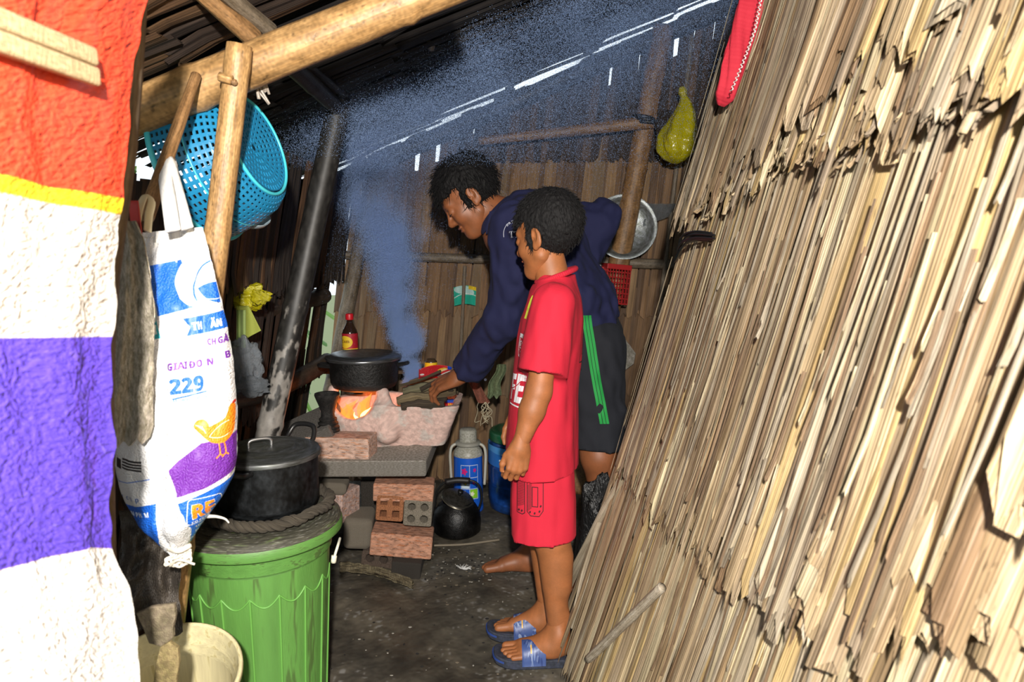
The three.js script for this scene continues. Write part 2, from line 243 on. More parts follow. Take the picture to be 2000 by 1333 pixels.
  const q = [RW.at(0.0, 0, -0.05), RW.at(2.2, 0, -0.05), RW.at(2.2, 2.1, -0.05), RW.at(0.0, 2.1, -0.05)];
  const bk = sheet((a, b) => q[0].clone().lerp(q[1], a).lerp(q[3].clone().lerp(q[2], a), b), 8, 8, 0.012);
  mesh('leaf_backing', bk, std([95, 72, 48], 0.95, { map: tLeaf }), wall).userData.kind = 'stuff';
  // long loose strips that stick out past the wall's end
  const loose = (x0, y0, x1, y1, w, off) => { const a = RW.px(x0, y0, off), b = RW.px(x1, y1, off * 0.5), A = RW.at(a[0], a[1], off), B = RW.at(b[0], b[1], off * 0.5), al = B.clone().sub(A), L = al.length(); hang(wall, [mats[5]], r, A, al.normalize(), V(-0.25, 0.1, 0.95).normalize(), w, L, { jit: 0, deep: 0.5 }); };
  loose(1092, 1178, 1215, 940, 0.030, 0.02); loose(1116, 1235, 1178, 1010, 0.026, 0.02);
}

// ---- back wall, brown leaf panels
const RZ = 1.787, RS = 0.432, roofY = (x) => RZ + RS * x;
const SOOT = [[70, 56, 46], [60, 48, 40], [82, 64, 50]];
{
  const wall = structure('wall_back', 'brown wall of upright dry leaf strips behind the stove');
  const mats = leafMats([[150, 116, 82], [138, 106, 74], [122, 94, 68], [160, 128, 92], [108, 82, 60], [142, 118, 90]], 0.72), dark = leafMats(SOOT, 0.9);
  const r = rng(31), Z = -3.3, N = V(0, 0, 1), stuff = [];
  const topY = (x) => roofY(x) - 0.052;
  for (const [n, lo, hi, off] of [[66, () => 0.0, (x) => 0.56, 0.0], [66, () => 0.40, () => 0.92, 0.018], [66, () => 0.78, (x) => Math.min(topY(x), 1.58), 0.034]])
    for (let i = 0; i < n; i++) { const x = lerp(-0.80, 1.12, (i + 0.6 * r()) / n), b = lo(x) + 0.012 * r(), t = hi(x + 0.07) - (r() < 0.012 ? 0.05 * r() : 0); if (t - b < 0.06) continue; const shear = LEAN.x / LEAN.y * (b - 0.9); hang(wall, mats, r, V(x + shear * 0.55, b, Z + off + 0.006 * r()), V(0.10, 1, 0).normalize(), N, rr(0.030, 0.046, r), t - b + 0.04 * r(), { jit: 0.02, out: 0.012, deep: 0.5 }); }
  for (let i = 0; i < 46; i++) { const x = lerp(-0.34, 1.12, (i + 0.6 * r()) / 46), b = 1.48, t = topY(x + 0.08) - (r() < 0.04 ? 0.04 * r() : 0); if (t - b < 0.05) continue; hang(wall, dark.concat(mats.slice(4, 5)), r, V(x + 0.06, b, Z + 0.05), V(0.1, 1, 0).normalize(), N, 0.045, t - b, { jit: 0.03, deep: 0.5 }); }
  for (let i = 0; i < 90; i++) { const x = lerp(-0.78, 1.15, i / 90), t = topY(x + 0.05) - 0.045 - 0.03 * r(); hang(wall, mats, r, V(x - 0.05, -0.02, Z - 0.02), V(0.10, 1, 0).normalize(), N, 0.06, t, { jit: 0.01, collect: stuff, deep: 0.4 }); }
  mesh('leaf_underlayer', merge(stuff), mats[4], wall).userData.kind = 'stuff';
  const sh = new THREE.Shape(); sh.moveTo(-0.80, -0.05); sh.lineTo(1.25, -0.05); sh.lineTo(1.25, topY(1.25) - 0.09); sh.lineTo(-0.7, topY(-0.7) - 0.09); sh.lineTo(-0.8, 0.9);
  const bk = new THREE.ExtrudeGeometry(sh, { depth: 0.015, bevelEnabled: false }); bk.translate(0, 0, Z - 0.06);
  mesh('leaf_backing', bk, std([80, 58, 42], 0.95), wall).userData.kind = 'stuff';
}

// ---- left wall, sooty leaf strips, low near the door
{
  const wall = structure('wall_left', 'sooty leaf strip wall beside the green bin and the stove');
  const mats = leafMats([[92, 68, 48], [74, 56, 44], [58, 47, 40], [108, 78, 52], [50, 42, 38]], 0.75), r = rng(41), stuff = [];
  const X = -0.98, at = (z, h, off = 0) => V(X + 0.19 * h + off, h, z), along = V(0.19, 1, 0).normalize(), N = V(1, -0.19, 0).normalize();
  for (const [n, lo, hi, off, z0, z1] of [[60, 0.0, 0.7, 0.0, -1.1, -3.08], [64, 0.52, 1.16, 0.02, -1.1, -3.08], [40, 0.98, 1.24, 0.035, -1.15, -2.1]])
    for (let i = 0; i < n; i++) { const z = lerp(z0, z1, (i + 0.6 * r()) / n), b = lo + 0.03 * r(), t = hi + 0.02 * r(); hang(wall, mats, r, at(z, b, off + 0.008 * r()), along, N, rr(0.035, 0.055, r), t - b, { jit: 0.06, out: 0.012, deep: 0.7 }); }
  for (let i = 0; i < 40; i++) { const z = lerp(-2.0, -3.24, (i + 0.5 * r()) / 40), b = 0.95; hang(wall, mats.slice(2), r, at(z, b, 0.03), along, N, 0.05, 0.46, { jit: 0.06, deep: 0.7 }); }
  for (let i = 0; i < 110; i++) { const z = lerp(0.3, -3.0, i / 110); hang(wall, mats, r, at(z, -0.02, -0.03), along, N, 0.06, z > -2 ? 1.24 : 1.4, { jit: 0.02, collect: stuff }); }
  mesh('leaf_underlayer', merge(stuff), mats[2], wall).userData.kind = 'stuff';
  const q = [at(0.3, -0.05, -0.055), at(-2.9, -0.05, -0.055), at(-2.9, 1.22, -0.055), at(0.3, 1.22, -0.055)];
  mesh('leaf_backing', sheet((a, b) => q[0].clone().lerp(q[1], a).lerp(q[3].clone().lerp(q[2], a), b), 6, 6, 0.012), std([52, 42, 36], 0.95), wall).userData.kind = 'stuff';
}

// ---- roof
{
  const roof = structure('ceiling', 'sooty underside of the leaf roof rising towards the ridge');
  const brown = leafMats([[104, 76, 52], [84, 62, 46], [120, 90, 62], [64, 50, 42]], 0.75), black = leafMats([[44, 40, 40], [36, 34, 36], [52, 45, 42]], 0.85), r = rng(51), stuff = [];
  const up = V(1, RS, 0).normalize(), N = V(RS, -1, 0).normalize(), at = (x, z, off = 0) => V(x, roofY(x), z).addScaledVector(N, -off);
  // strips hang down the slope in courses that overlap like tiles; the nearer bays are still brown, those over the fire black
  for (const [x0, L] of [[-1.02, 0.42], [-0.68, 0.42], [-0.34, 0.42], [0.0, 0.42], [0.34, 0.42], [0.68, 0.45]])
    for (let i = 0; i < 46; i++) { const z = lerp(-0.85, -3.27, (i + 0.6 * r()) / 46), sooty = z < -1.6 || (z < -1.25 && x0 > -0.4); hang(roof, sooty ? black : brown, r, at(x0 - 0.05 * r(), z, 0.015 + 0.01 * r()), up, N, rr(0.045, 0.065, r), L, { jit: 0.03, out: -0.04, deep: 0.6 }); }
  for (let i = 0; i < 22; i++) { const z = lerp(-1.0, -2.1, i / 22 + 0.02 * r()); hang(roof, brown, r, at(-1.16 - 0.06 * r(), z, 0.03), up, N, rr(0.02, 0.045, r), 0.34, { jit: 0.12, out: -0.02, deep: 0.5 }); }
  for (let i = 0; i < 26; i++) { const x = lerp(-0.95, 1.0, (i + 0.7 * r()) / 26); if (r() < 0.3) continue; for (let k = 0; k < 3; k++) hang(roof, black, r, at(x, -3.26 - 0.05 * k, -0.004 + 0.012 * k), up, N, 0.06, rr(0.06, 0.11, r), { jit: 0.04, out: -0.02, deep: 0.5, collect: stuff }); }
  for (let i = 0; i < 150; i++) { const z = lerp(0.7, -3.25, i / 150); for (const [x0, L] of [[-0.98, 0.7], [-0.4, 0.75], [0.2, 0.75], [0.8, 0.5]]) hang(roof, black, r, at(x0, z, 0.04), up, N, 0.05, L, { jit: 0.01, collect: stuff, deep: 0.5 }); }
  mesh('leaf_underlayer', merge(stuff), black[0], roof).userData.kind = 'stuff';
  const q = [at(-0.96, 0.75, 0.075), at(-0.96, -3.2, 0.075), at(1.25, -3.2, 0.075), at(1.25, 0.75, 0.075)];
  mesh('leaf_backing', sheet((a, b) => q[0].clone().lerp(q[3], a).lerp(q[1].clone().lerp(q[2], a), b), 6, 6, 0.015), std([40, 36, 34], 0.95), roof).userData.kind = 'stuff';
  // the other slope, beyond the ridge, and the gable and side behind it
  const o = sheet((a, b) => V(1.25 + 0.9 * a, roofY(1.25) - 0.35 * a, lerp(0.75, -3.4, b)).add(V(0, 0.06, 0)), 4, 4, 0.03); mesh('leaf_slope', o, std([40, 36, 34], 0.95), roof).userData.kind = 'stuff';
}
{ const w = structure('wall_far_side', 'dark leaf wall beyond the pale leaf wall'); mesh('leaf_backing', sheet((a, b) => V(1.25 + 0.3 * b, 2.35 * b, lerp(0.7, -3.36, a)), 6, 6, 0.03), std([80, 62, 46], 0.95, { map: tLeaf }), w).userData.kind = 'stuff'; }

// ---- bamboo frame
const down = (a, b) => a.clone().lerp(b, a.y / (a.y - b.y));               // where the line from a through b meets the ground
const mBambooTan = bambooMat([184, 148, 100], 0.5), mBambooOld = bambooMat([150, 116, 78], 0.55), mBambooGrey = bambooMat([122, 112, 98], 0.6), mBambooBlack = bambooMat([46, 42, 40], 0.5), mBambooBurnt = bambooMat([72, 64, 58], 0.55);
const pole = (name, label, a, b, r0, r1, mat, o = {}) => solo(name, bambooGeo(a, b, r0, r1, o), mat, label, o.cat ?? 'bamboo pole', o.group ? { group: o.group } : {});
pole('bamboo_rafter', 'thick tan bamboo rafter crossing above the blue basket', W(90, 292, 1.36), W(900, -40, 1.36), 0.043, 0.036, mBambooTan, { gap: 0.42, off: 0.12, cat: 'rafter' });
pole('bamboo_purlin', 'brown split bamboo pole resting on the thick tan rafter', W(370, -40, 1.30), W(498, 78, 1.42), 0.019, 0.019, mBambooOld, { gap: 0.4, cat: 'purlin' });
pole('bamboo_purlin', 'grey bamboo pole beside the brown one under the roof leaves', W(432, -20, 1.32), W(530, 62, 1.46), 0.015, 0.016, mBambooGrey, { gap: 0.5, cat: 'purlin' });
pole('bamboo_post', 'tan bamboo post with a peg hole in front of the blue basket', W(468, 88, 1.29), down(W(468, 88, 1.29), W(413, 560, 1.298)), 0.0215, 0.024, mBambooTan, { gap: 0.30, off: 0.27, cat: 'post' });
{ const c = W(461, 158, 1.27), t = thing('wooden_peg', 'short wooden peg driven through the tan bamboo post', 'peg', c); part('peg', sweep([c.clone().add(V(-0.026, 0.006, 0.004)), c.clone().add(V(-0.005, 0, 0.006))], 0.008, 9, { n: 3 }), mBambooTan, t); part('peg_end', sweep([c.clone().add(V(-0.004, -0.002, -0.004)), c.clone().add(V(0.0, -0.004, 0.008))], 0.0055, 8, { n: 2 }), mBambooOld, t); }
pole('bamboo_post', 'soot-blackened bamboo post left of the smoke with a grey lower half', W(665, 192, 2.12), down(W(672, 160, 2.12), W(528, 830, 2.0)), 0.034, 0.036, (() => {   // blotches of soot over grey bamboo, as on the post in the photograph
  const t = dataTex(64, 512, (u, v) => { const k = sstep(0.56, 0.66, v + 0.34 * fbm2(u * 5, v * 14, 5)), b = fbm2(u * 9, v * 30), q = lerp(0.13, 0.50, k) + 0.10 * b; return [q, q * 0.97, q * 0.93]; }); t.repeat.set(1, 1 / 1.35); return std(0xffffff, 0.5, { map: t }); })(), { gap: 0.34, off: 0.06, cat: 'post' });
pole('bamboo_brace', 'black bamboo brace forking from the blackened post to the rafter', W(560, 120, 1.7), W(660, 212, 2.1), 0.022, 0.022, mBambooBlack, { cat: 'brace' });
pole('bamboo_brace', 'second black bamboo pole tied beside the fork of the post', W(590, 118, 1.9), W(668, 190, 2.15), 0.018, 0.018, mBambooBlack, { cat: 'brace' });
pole('bamboo_rail', 'upper grey bamboo rail behind the blackened post', W(415, 628, 1.98), W(632, 578, 2.98), 0.030, 0.034, mBambooBurnt, { gap: 0.5, cat: 'rail' });
pole('bamboo_rail', 'lower grey bamboo rail ending beside the black cooking pot', W(400, 790, 1.98), W(640, 706, 2.85), 0.032, 0.034, mBambooBurnt, { gap: 0.5, cat: 'rail', bend: V(0, -0.03, 0) });
pole('bamboo_post', 'grey bamboo post standing behind the red-capped bottle', W(722, 380, 3.2), down(W(722, 380, 3.2), W(655, 720, 3.16)), 0.03, 0.036, mBambooGrey, { gap: 0.36, off: 0.2, cat: 'post' });
pole('bamboo_post', 'weathered bamboo post in front of the aluminium basin', W(1296, 52, 3.18), down(W(1302, 20, 3.18), W(1200, 560, 3.18)), 0.044, 0.047, mBambooOld, { gap: 0.40, off: 0.2, cat: 'post' });
pole('bamboo_rail', 'level bamboo rail across the back wall behind both people', W(625, 497, 3.235), W(1320, 517, 3.235), 0.019, 0.023, mBambooGrey, { gap: 0.45, off: 0.1, cat: 'rail' });
pole('bamboo_rail', 'sloping bamboo rail above the man tied to the weathered post', W(935, 276, 3.12), W(1330, 232, 3.12), 0.018, 0.029, mBambooOld, { gap: 0.5, cat: 'rail' });
pole('bamboo_rafter', 'black rafter under the roof edge between the light gaps', V(-0.86, roofY(-0.86) - 0.056, -3.2), V(1.0, roofY(1.0) - 0.056, -3.2), 0.036, 0.036, mBambooBlack, { cat: 'rafter' });
pole('thin_bamboo_cane', 'thin pale upright cane beside the clear plastic scrap', W(1352, 70, 3.22), W(1270, 760, 3.22), 0.010, 0.011, mBambooGrey, { gap: 0.6, cat: 'cane' });
pole('thin_bamboo_cane', 'thin upright cane holding the turquoise wrapper on the back wall', W(908, 520, 3.2), W(900, 690, 3.2), 0.008, 0.008, mBambooGrey, { gap: 0.6, cat: 'cane' });
pole('leaning_stick', 'slim wooden stick leaning in front of the rafter, carrying the bag handles', W(383, 148, 1.305), W(285, 425, 1.10), 0.009, 0.012, mBambooOld, { gap: 0.9, cat: 'stick' });
{ const a = RW.px(1150, 1288, 0.035), b = RW.px(1292, 1148, 0.035); pole('thin_bamboo_cane', 'thin grey cane tied slantwise across the foot of the pale leaf wall', RW.at(a[0], a[1], 0.035), RW.at(b[0], b[1], 0.035), 0.010, 0.009, bambooMat([186, 178, 164], 0.6), { gap: 0.4, cat: 'cane' }); }
{ // hanging weathered wood post behind the striped sack
  const a = W(278, 40, 0.82), b = W(247, 280, 0.82), c = W(205, 640, 0.82);
  solo('wooden_post', sweep([a.clone().add(V(0.002, 0.08, 0)), b, c, c.clone().setY(0).add(V(-0.05, 0, 0))], (t, an) => 0.012 * (1 + 0.25 * Math.cos(an * 2)), 8, { n: 20 }), std([120, 104, 84], 0.8, { map: tBamboo }), 'weathered wooden post just behind the edge of the striped sack', 'post');
}
// ================================================================ left side: sacks, bags, basket, bin, pot
const crinkle = (k, b) => ({ bumpMap: rep(tCrinkle, k, k), bumpScale: b });
// ---- striped woven plastic sack, hung as a curtain beside the camera
{
  const right = piece([[-80, 297], [0, 292], [60, 276], [120, 266], [200, 256], [400, 243], [560, 232], [660, 221], [800, 226], [1000, 231], [1060, 238], [1150, 262], [1250, 268], [1420, 268]]);
  const P = (u, v, k = 1) => { const y = lerp(-80, 1420, v), x = lerp(-230, right(y), u), cr = 0.008 * n2(u * 3, v * 3) + 0.003 * n2(u * 11 + 4, v * 16) + 0.006 * Math.sin(u * 16 + v * 3) * u; return W(x, y, 0.405 * FOCAL / (1000 - x) + cr * k * 1.2).add(V(cr * k, 0, 0)); };
  const tex = canvasTex(512, 1536, (c, w, h) => {
    const Y = (y) => (y + 80) / 1500 * h, X = (x) => (x + 230) / 500 * w;
    c.fillStyle = '#e8492c'; c.fillRect(0, 0, w, h);
    const band = (pts, col) => { c.fillStyle = col; c.beginPath(); pts.forEach(([x, y], i) => i ? c.lineTo(X(x), Y(y)) : c.moveTo(X(x), Y(y))); c.fill(); };
    band([[-230, -80], [300, -80], [300, -8], [160, -25], [-230, -60]], '#efeae4');
    band([[-230, 300], [0, 340], [130, 366], [270, 388], [270, 420], [130, 398], [0, 375], [-230, 335]], '#f4c62a');
    band([[-230, 335], [0, 375], [130, 398], [270, 420], [270, 660], [-230, 664]], '#d8d3cb');
    band([[-230, 664], [270, 658], [270, 1072], [200, 1070], [100, 1092], [0, 1118], [-230, 1160]], '#5b46c8');
    band([[-230, 1160], [0, 1118], [100, 1092], [200, 1070], [270, 1072], [270, 1420], [-230, 1420]], '#f1efec');
    const r = rng(5);
    for (let i = 0; i < 500; i++) { c.fillStyle = `rgba(${r() < 0.5 ? '120,105,85' : '90,80,70'},${0.05 + 0.10 * r()})`; c.beginPath(); c.ellipse(r() * w, Y(415) + r() * (Y(655) - Y(415)), 2 + 9 * r(), 1 + 4 * r(), r() * 3, 0, 7); c.fill(); }
    for (let i = 0; i < 150; i++) { c.strokeStyle = `rgba(205,195,190,${0.05 + 0.14 * r()})`; c.lineWidth = 1 + 5 * r(); const x = r() * w, y = Y(670) + r() * (Y(1070) - Y(670)); c.beginPath(); c.moveTo(x, y); c.lineTo(x + 40 * (r() - 0.5), y + 30 * (r() - 0.3)); c.stroke(); }
  });
  const t = thing('striped_sack', 'red, yellow, white and violet striped woven plastic sack hanging nearest the camera', 'sack', W(120, 1400, 0.55));
  part('sack_sheet', sheet((u, v) => P(u, v), 40, 110, 0.0015), phys(0xffffff, 0.42, { map: tex, bumpMap: rep(tCrinkle, 1.5, 6), bumpScale: 0.0035, clearcoat: 0.8, clearcoatRoughness: 0.2 }), t);
  part('sack_lining', sheet((u, v) => P(u * 0.985, v, 0.4).add(V(-0.014, 0, -0.004)), 20, 40, 0.0015), phys([190, 186, 178], 0.6, crinkle(4, 0.002)), t);
  const a = W(-120, 14, 0.400 * FOCAL / 1120), b = W(185, 131, 0.392 * FOCAL / 815), L = a.distanceTo(b), d = b.clone().sub(a).normalize(), up = V(0.97, 0, 0.1).cross(d).negate().normalize(), M = new THREE.Matrix4().makeBasis(d, up, d.clone().cross(up).normalize()).setPosition(a.clone().lerp(b, 0.5));
  const lath = thing('wooden_lath', 'pale wooden batten nailed across the red part of the striped sack', 'batten', b), mW = std([196, 176, 140], 0.7, { map: rep(tBamboo, 1, 3), bumpMap: tLeafB, bumpScale: 0.0008 });
  for (const k of [-1, 1]) { const g = box(L, 0.0160, 0.010, 0.003); g.translate(k > 0 ? 0 : -0.001, k * 0.0084, 0); part('split_strip', rough(g.applyMatrix4(M), 0.0008, 30, k), mW, lath); }
}
// ---- feed bag with handles on the stick
{
  const z0 = 1.12, L = piece([[440, 268], [560, 246], [650, 236], [760, 228], [850, 226], [900, 222], [960, 236], [1020, 268], [1062, 314], [1080, 338]]), Rr = piece([[440, 394], [520, 415], [620, 440], [700, 455], [800, 463], [890, 463], [930, 456], [965, 438], [1010, 402], [1055, 374], [1080, 350]]);
  const tex = canvasTex(1020, 2048, (c, w, h) => {
    const k = w / 255; c.scale(k, h / 680); c.translate(-215, -430);
    const blue = '#1a63cf', pur = '#6b2a98', org = '#ff8a1e';
    c.fillStyle = '#dfdfe1'; c.fillRect(215, 430, 255, 680);
    const poly = (col, ...p) => { c.fillStyle = col; c.beginPath(); for (let i = 0; i < p.length; i += 2) i ? c.lineTo(p[i], p[i + 1]) : c.moveTo(p[i], p[i + 1]); c.fill(); };
    const text = (s, x, y, size, col, rot = 0, sx = 1, f = 'bold') => { c.save(); c.translate(x, y); c.rotate(rot); c.scale(sx, 1); c.font = `${f} ${size}px sans-serif`; c.fillStyle = c.strokeStyle = col; c.lineWidth = size * 0.05; c.lineJoin = 'round'; c.fillText(s, 0, 0); if (f === 'bold' && size > 14) c.strokeText(s, 0, 0); c.restore(); };
    // stitched seam and side band
    c.strokeStyle = '#cfc8b8'; c.lineWidth = 1.4; c.setLineDash([5, 2]); c.beginPath(); c.moveTo(270, 466); c.quadraticCurveTo(330, 462, 396, 450); c.stroke(); c.setLineDash([]);
    poly('#19a0b0', 266, 500, 287, 496, 316, 655, 280, 660); text('20-50', 309, 648, 33, '#eef3f0', -1.62, 1.02);
    poly(blue, 291, 520, 352, 507, 382, 596, 312, 614);
    c.fillStyle = '#dfdfe1'; c.beginPath(); c.ellipse(388, 548, 46, 50, 0, 0, 7); c.fill();
    c.strokeStyle = blue; c.lineWidth = 3; c.beginPath(); c.ellipse(428, 562, 50, 56, 0, 2.7, 5.1); c.stroke();
    c.fillStyle = blue; c.beginPath(); c.moveTo(386, 562); c.quadraticCurveTo(410, 546, 436, 552); c.lineTo(440, 590); c.quadraticCurveTo(402, 592, 386, 562); c.fill();
    c.strokeStyle = '#dfe7f5'; c.lineWidth = 1.6; c.beginPath(); c.moveTo(392, 580); c.quadraticCurveTo(415, 586, 440, 580); c.stroke();
    poly(blue, 357, 619, 452, 603, 452, 637, 366, 651, 372, 634); text('THỨ', 375, 640, 19, '#ffffff', -0.12, 0.92); text('ĂN', 412, 636, 19, '#ffffff', -0.1, 0.85);
    text('CH', 405, 668, 16, pur, -0.02, 0.9); text('GÀ', 427, 667, 16.5, pur, -0.06, 0.9);
    text('GIAI ĐOẠN', 331, 714, 17.5, pur, -0.10, 0.98); text('B', 439, 696, 18, pur, -0.1);
    text('229', 337, 757, 37, blue, -0.10, 1.06); c.strokeStyle = blue; c.lineWidth = 2.6; c.beginPath(); c.moveTo(340, 766); c.lineTo(406, 752); c.stroke();
    text('RECOMMENDATION', 341, 772, 6.6, blue, -0.12, 1.05);
    poly(pur, 337, 892, 352, 876, 395, 846, 470, 838, 470, 908, 400, 930, 350, 942);
    // hen
    c.fillStyle = org; c.beginPath(); c.moveTo(381, 815); c.quadraticCurveTo(384, 801, 398, 804); c.quadraticCurveTo(408, 808, 410, 818); c.quadraticCurveTo(424, 814, 440, 806); c.quadraticCurveTo(444, 798, 447, 788); c.quadraticCurveTo(452, 779, 458, 782); c.lineTo(461, 790); c.quadraticCurveTo(462, 806, 459, 826); c.quadraticCurveTo(454, 846, 438, 851); c.quadraticCurveTo(416, 853, 404, 838); c.quadraticCurveTo(386, 826, 381, 815); c.fill();
    c.strokeStyle = org; c.lineWidth = 2.6; for (const x of [428, 438]) { c.beginPath(); c.moveTo(x, 849); c.lineTo(x + 2, 872); c.lineTo(x - 5, 878); c.moveTo(x + 2, 872); c.lineTo(x + 8, 876); c.stroke(); }
    c.strokeStyle = '#fbeede'; c.lineWidth = 1.1; c.beginPath(); c.moveTo(411, 836); c.quadraticCurveTo(424, 816, 448, 812); c.moveTo(411, 836); c.quadraticCurveTo(430, 845, 448, 836); for (let i = 0; i < 4; i++) { c.moveTo(384 + i * 4, 812 + i); c.lineTo(396 + i * 3, 820 + i * 3); } c.stroke();
    c.fillStyle = '#d8311f'; c.beginPath(); c.ellipse(458, 781, 4, 3, 0, 0, 7); c.fill();
    // foot panel
    poly(blue, 353, 953, 470, 918, 470, 1110, 330, 1110, 372, 1060, 376, 1010);
    c.strokeStyle = '#f2f2f4'; c.lineWidth = 1.6; c.beginPath(); c.roundRect(370, 948, 63, 51, 7); c.stroke(); text('RF', 376, 988, 40, '#f4f4f4', -0.05, 1.0); text('RF', 377, 987, 38, org, -0.05, 1.0); text('CO FEED', 377, 998, 7.5, '#f2f2f4', -0.06, 1.1);
    text('Số 1000', 371, 1014, 9.5, '#f2f2f4', -0.06); text('Số H', 371, 1027, 9.5, '#f2f2f4', -0.06); text('8M', 371, 1042, 8, '#f2f2f4', -0.06);
    // side panel
    c.fillStyle = '#26262c'; c.fillRect(222, 886, 20, 18); c.fillStyle = '#eeeef0'; c.fillRect(227, 884, 4, 22); c.fillStyle = '#26262c'; for (let i = 0; i < 4; i++) c.fillRect(245, 881 + i * 5.2, 39, 3.4);
    c.strokeStyle = blue; c.lineWidth = 1.5; c.beginPath(); c.moveTo(222, 937); c.lineTo(300, 911); c.stroke(); text('trực tiếp', 236, 966, 12, '#3a5fa8', -0.22);
    poly(blue, 222, 985, 310, 955, 320, 1110, 222, 1110); text('ẨN SẢN PHẨM', 236, 1001, 12.5, '#eef2f8', -0.30, 0.86);
    const gr = rng(8); for (let i = 0; i < 260; i++) { c.fillStyle = `rgba(110,95,75,${0.03 + 0.08 * gr()})`; c.beginPath(); c.ellipse(222 + 245 * gr(), 470 + 600 * gr(), 0.4 + 2.2 * gr(), 0.3 + 1.2 * gr(), gr() * 3, 0, 7); c.fill(); }
  });
  const mBag = phys(0xffffff, 0.42, { map: tex, bumpMap: rep(tCrinkle, 3, 8), bumpScale: 0.0022, clearcoat: 0.25, clearcoatRoughness: 0.35 }), mPlain = phys([226, 224, 220], 0.5, crinkle(4, 0.001));
  const bagFace = (sgn, bulge) => { const nu = 40, nv = 80, P = [], uv = [], I = [];
    for (let j = 0; j <= nv; j++) for (let i = 0; i <= nu; i++) { const v = j / nv, u = i / nu, y = lerp(444 + (1 - u) * 12, 1080, v), x = lerp(L(y), Rr(y), u), q = W(x, y, z0), prof = Math.pow(Math.max(0, 1 - (2 * u - 1) ** 2), 0.6) * sstep(0, 0.25, v) * (0.35 + 0.65 * sstep(0, 0.8, v)) * (1 - 0.65 * sstep(0.86, 1, v));
      let z = bulge * prof; const f = (a, wd, dep) => { const d = (u - a) / wd; return Math.exp(-d * d) * dep; };
      z -= (f(0.40, 0.04, 0.009) * sstep(0.15, 0.5, v) + f(0.78 - 0.2 * v, 0.04, 0.006) * (1 - sstep(0.3, 0.6, v)) + f(0.56, 0.06, 0.006) * (1 - v)) ; z += 0.003 * n2(u * 5 + 3, v * 9) + 0.0014 * n2(u * 13, v * 26);
      P.push(q.x + (sgn > 0 ? 0.030 * prof : 0), q.y, q.z + sgn * z); uv.push((x - 215) / 255, 1 - (y - 430) / 680); }
    for (let j = 0; j < nv; j++) for (let i = 0; i < nu; i++) { const a = j * (nu + 1) + i, b = a + nu + 1; sgn > 0 ? I.push(a, b, a + 1, b, b + 1, a + 1) : I.push(a, a + 1, b, b, a + 1, b + 1); }
    const g = new THREE.BufferGeometry(); g.setAttribute('position', new THREE.Float32BufferAttribute(P, 3)); g.setAttribute('uv', new THREE.Float32BufferAttribute(uv, 2)); g.setIndex(I); g.computeVertexNormals(); return g; };
  const t = thing('feed_bag', 'white printed feed bag with an orange hen, hung by its handles', 'bag', W(345, 1080, z0));
  part('bag_front', bagFace(1, 0.075), mBag, t); part('bag_back', bagFace(-1, 0.03), mPlain, t);
  const strap = (pts, z) => { const A = pts.map(([x, y, d]) => W(x, y, z + (d ?? 0))); part('handle', sweep(A, 0.011, 8, { n: 30, flatB: 0.28 }), mPlain, t); };
  strap([[338, 452, -0.035], [331, 400, -0.012], [323, 345, 0.040], [320, 320, 0.064], [322, 308, 0.082], [329, 311, 0.100], [335, 335, 0.098], [346, 390, 0.080], [356, 450, 0.045]], 1.10); strap([[364, 448, -0.03], [350, 395, -0.01], [336, 345, 0.022], [327, 316, 0.044], [320, 309, 0.062]], 1.12);
  const knots = []; for (const [x0, y0] of [[338, 1082], [350, 1084], [360, 1080]]) for (let i = 0; i < 2; i++) { const r = rng(x0 + i), a = []; for (let q = 0; q < 7; q++) a.push(W(x0 + 15 * Math.sin(q * 1.4 + i * 2) + 6 * (r() - 0.5), y0 - 8 + 28 * (1 - Math.abs(q - 3) / 3) + 4 * r(), z0 - 0.02 - 0.01 * r())); knots.push(sweep(a, 0.0022, 6, { n: 40 })); }
  knots.push(sweep([W(330, 1072, 1.09), W(350, 1076, 1.075), W(372, 1066, 1.09)], 0.0045, 6)); knots.push(sweep([W(332, 1106, 1.09), W(350, 1094, 1.08), W(380, 1103, 1.09)], 0.0022, 6));
  part('string_fringe', merge(knots), std([214, 206, 190], 0.8), t, 'frayed white sack string tied at the bottom');
  part('corner_fringe', sweep([W(404, 1009, 1.11), W(425, 1010, 1.10), W(441, 1015, 1.10), W(447, 1022, 1.10)], (u) => 0.0022 * (1 - u) + 0.0012, 8), std([205, 200, 190], 0.8), t);
  // beige sack in front of it
  const B = (u, v) => { const y = lerp(432, 872 - 12 * u + 6 * Math.sin(u * 17), v), x = lerp(222, piece([[430, 262], [470, 280], [560, 296], [640, 302], [760, 298], [830, 300], [880, 286]])(y), u); return W(x, y, 1.03 + 0.008 * Math.sin(u * 9 + v * 5) + 0.006 * n2(u * 4, v * 6) - 0.02 * u * (1 - v)); };
  const s = thing('beige_sack', 'beige crumpled plastic sack hanging between the striped sack and the feed bag', 'sack', W(260, 872, 1.03));
  part('sack_sheet', sheet(B, 20, 50, 0.002), phys([208, 198, 180], 0.6, { map: rep(tMottle, 1, 2), ...crinkle(3, 0.003) }), s);
  part('printed_edge', sheet((u, v) => W(lerp(250, 268, u) + 8 * v, lerp(392, 458, v), 1.035 - 0.01 * u), 4, 8, 0.002), phys([168, 42, 34], 0.6), s, 'red printed sack edge');
  part('sack_strap', sweep([W(266, 446, 1.03), W(272, 410, 1.045), W(286, 382, 1.09), W(296, 392, 1.08), W(291, 420, 1.06), W(288, 452, 1.04)], 0.006, 8, { n: 24, flatB: 0.4 }), phys([196, 184, 150], 0.6), s);
}
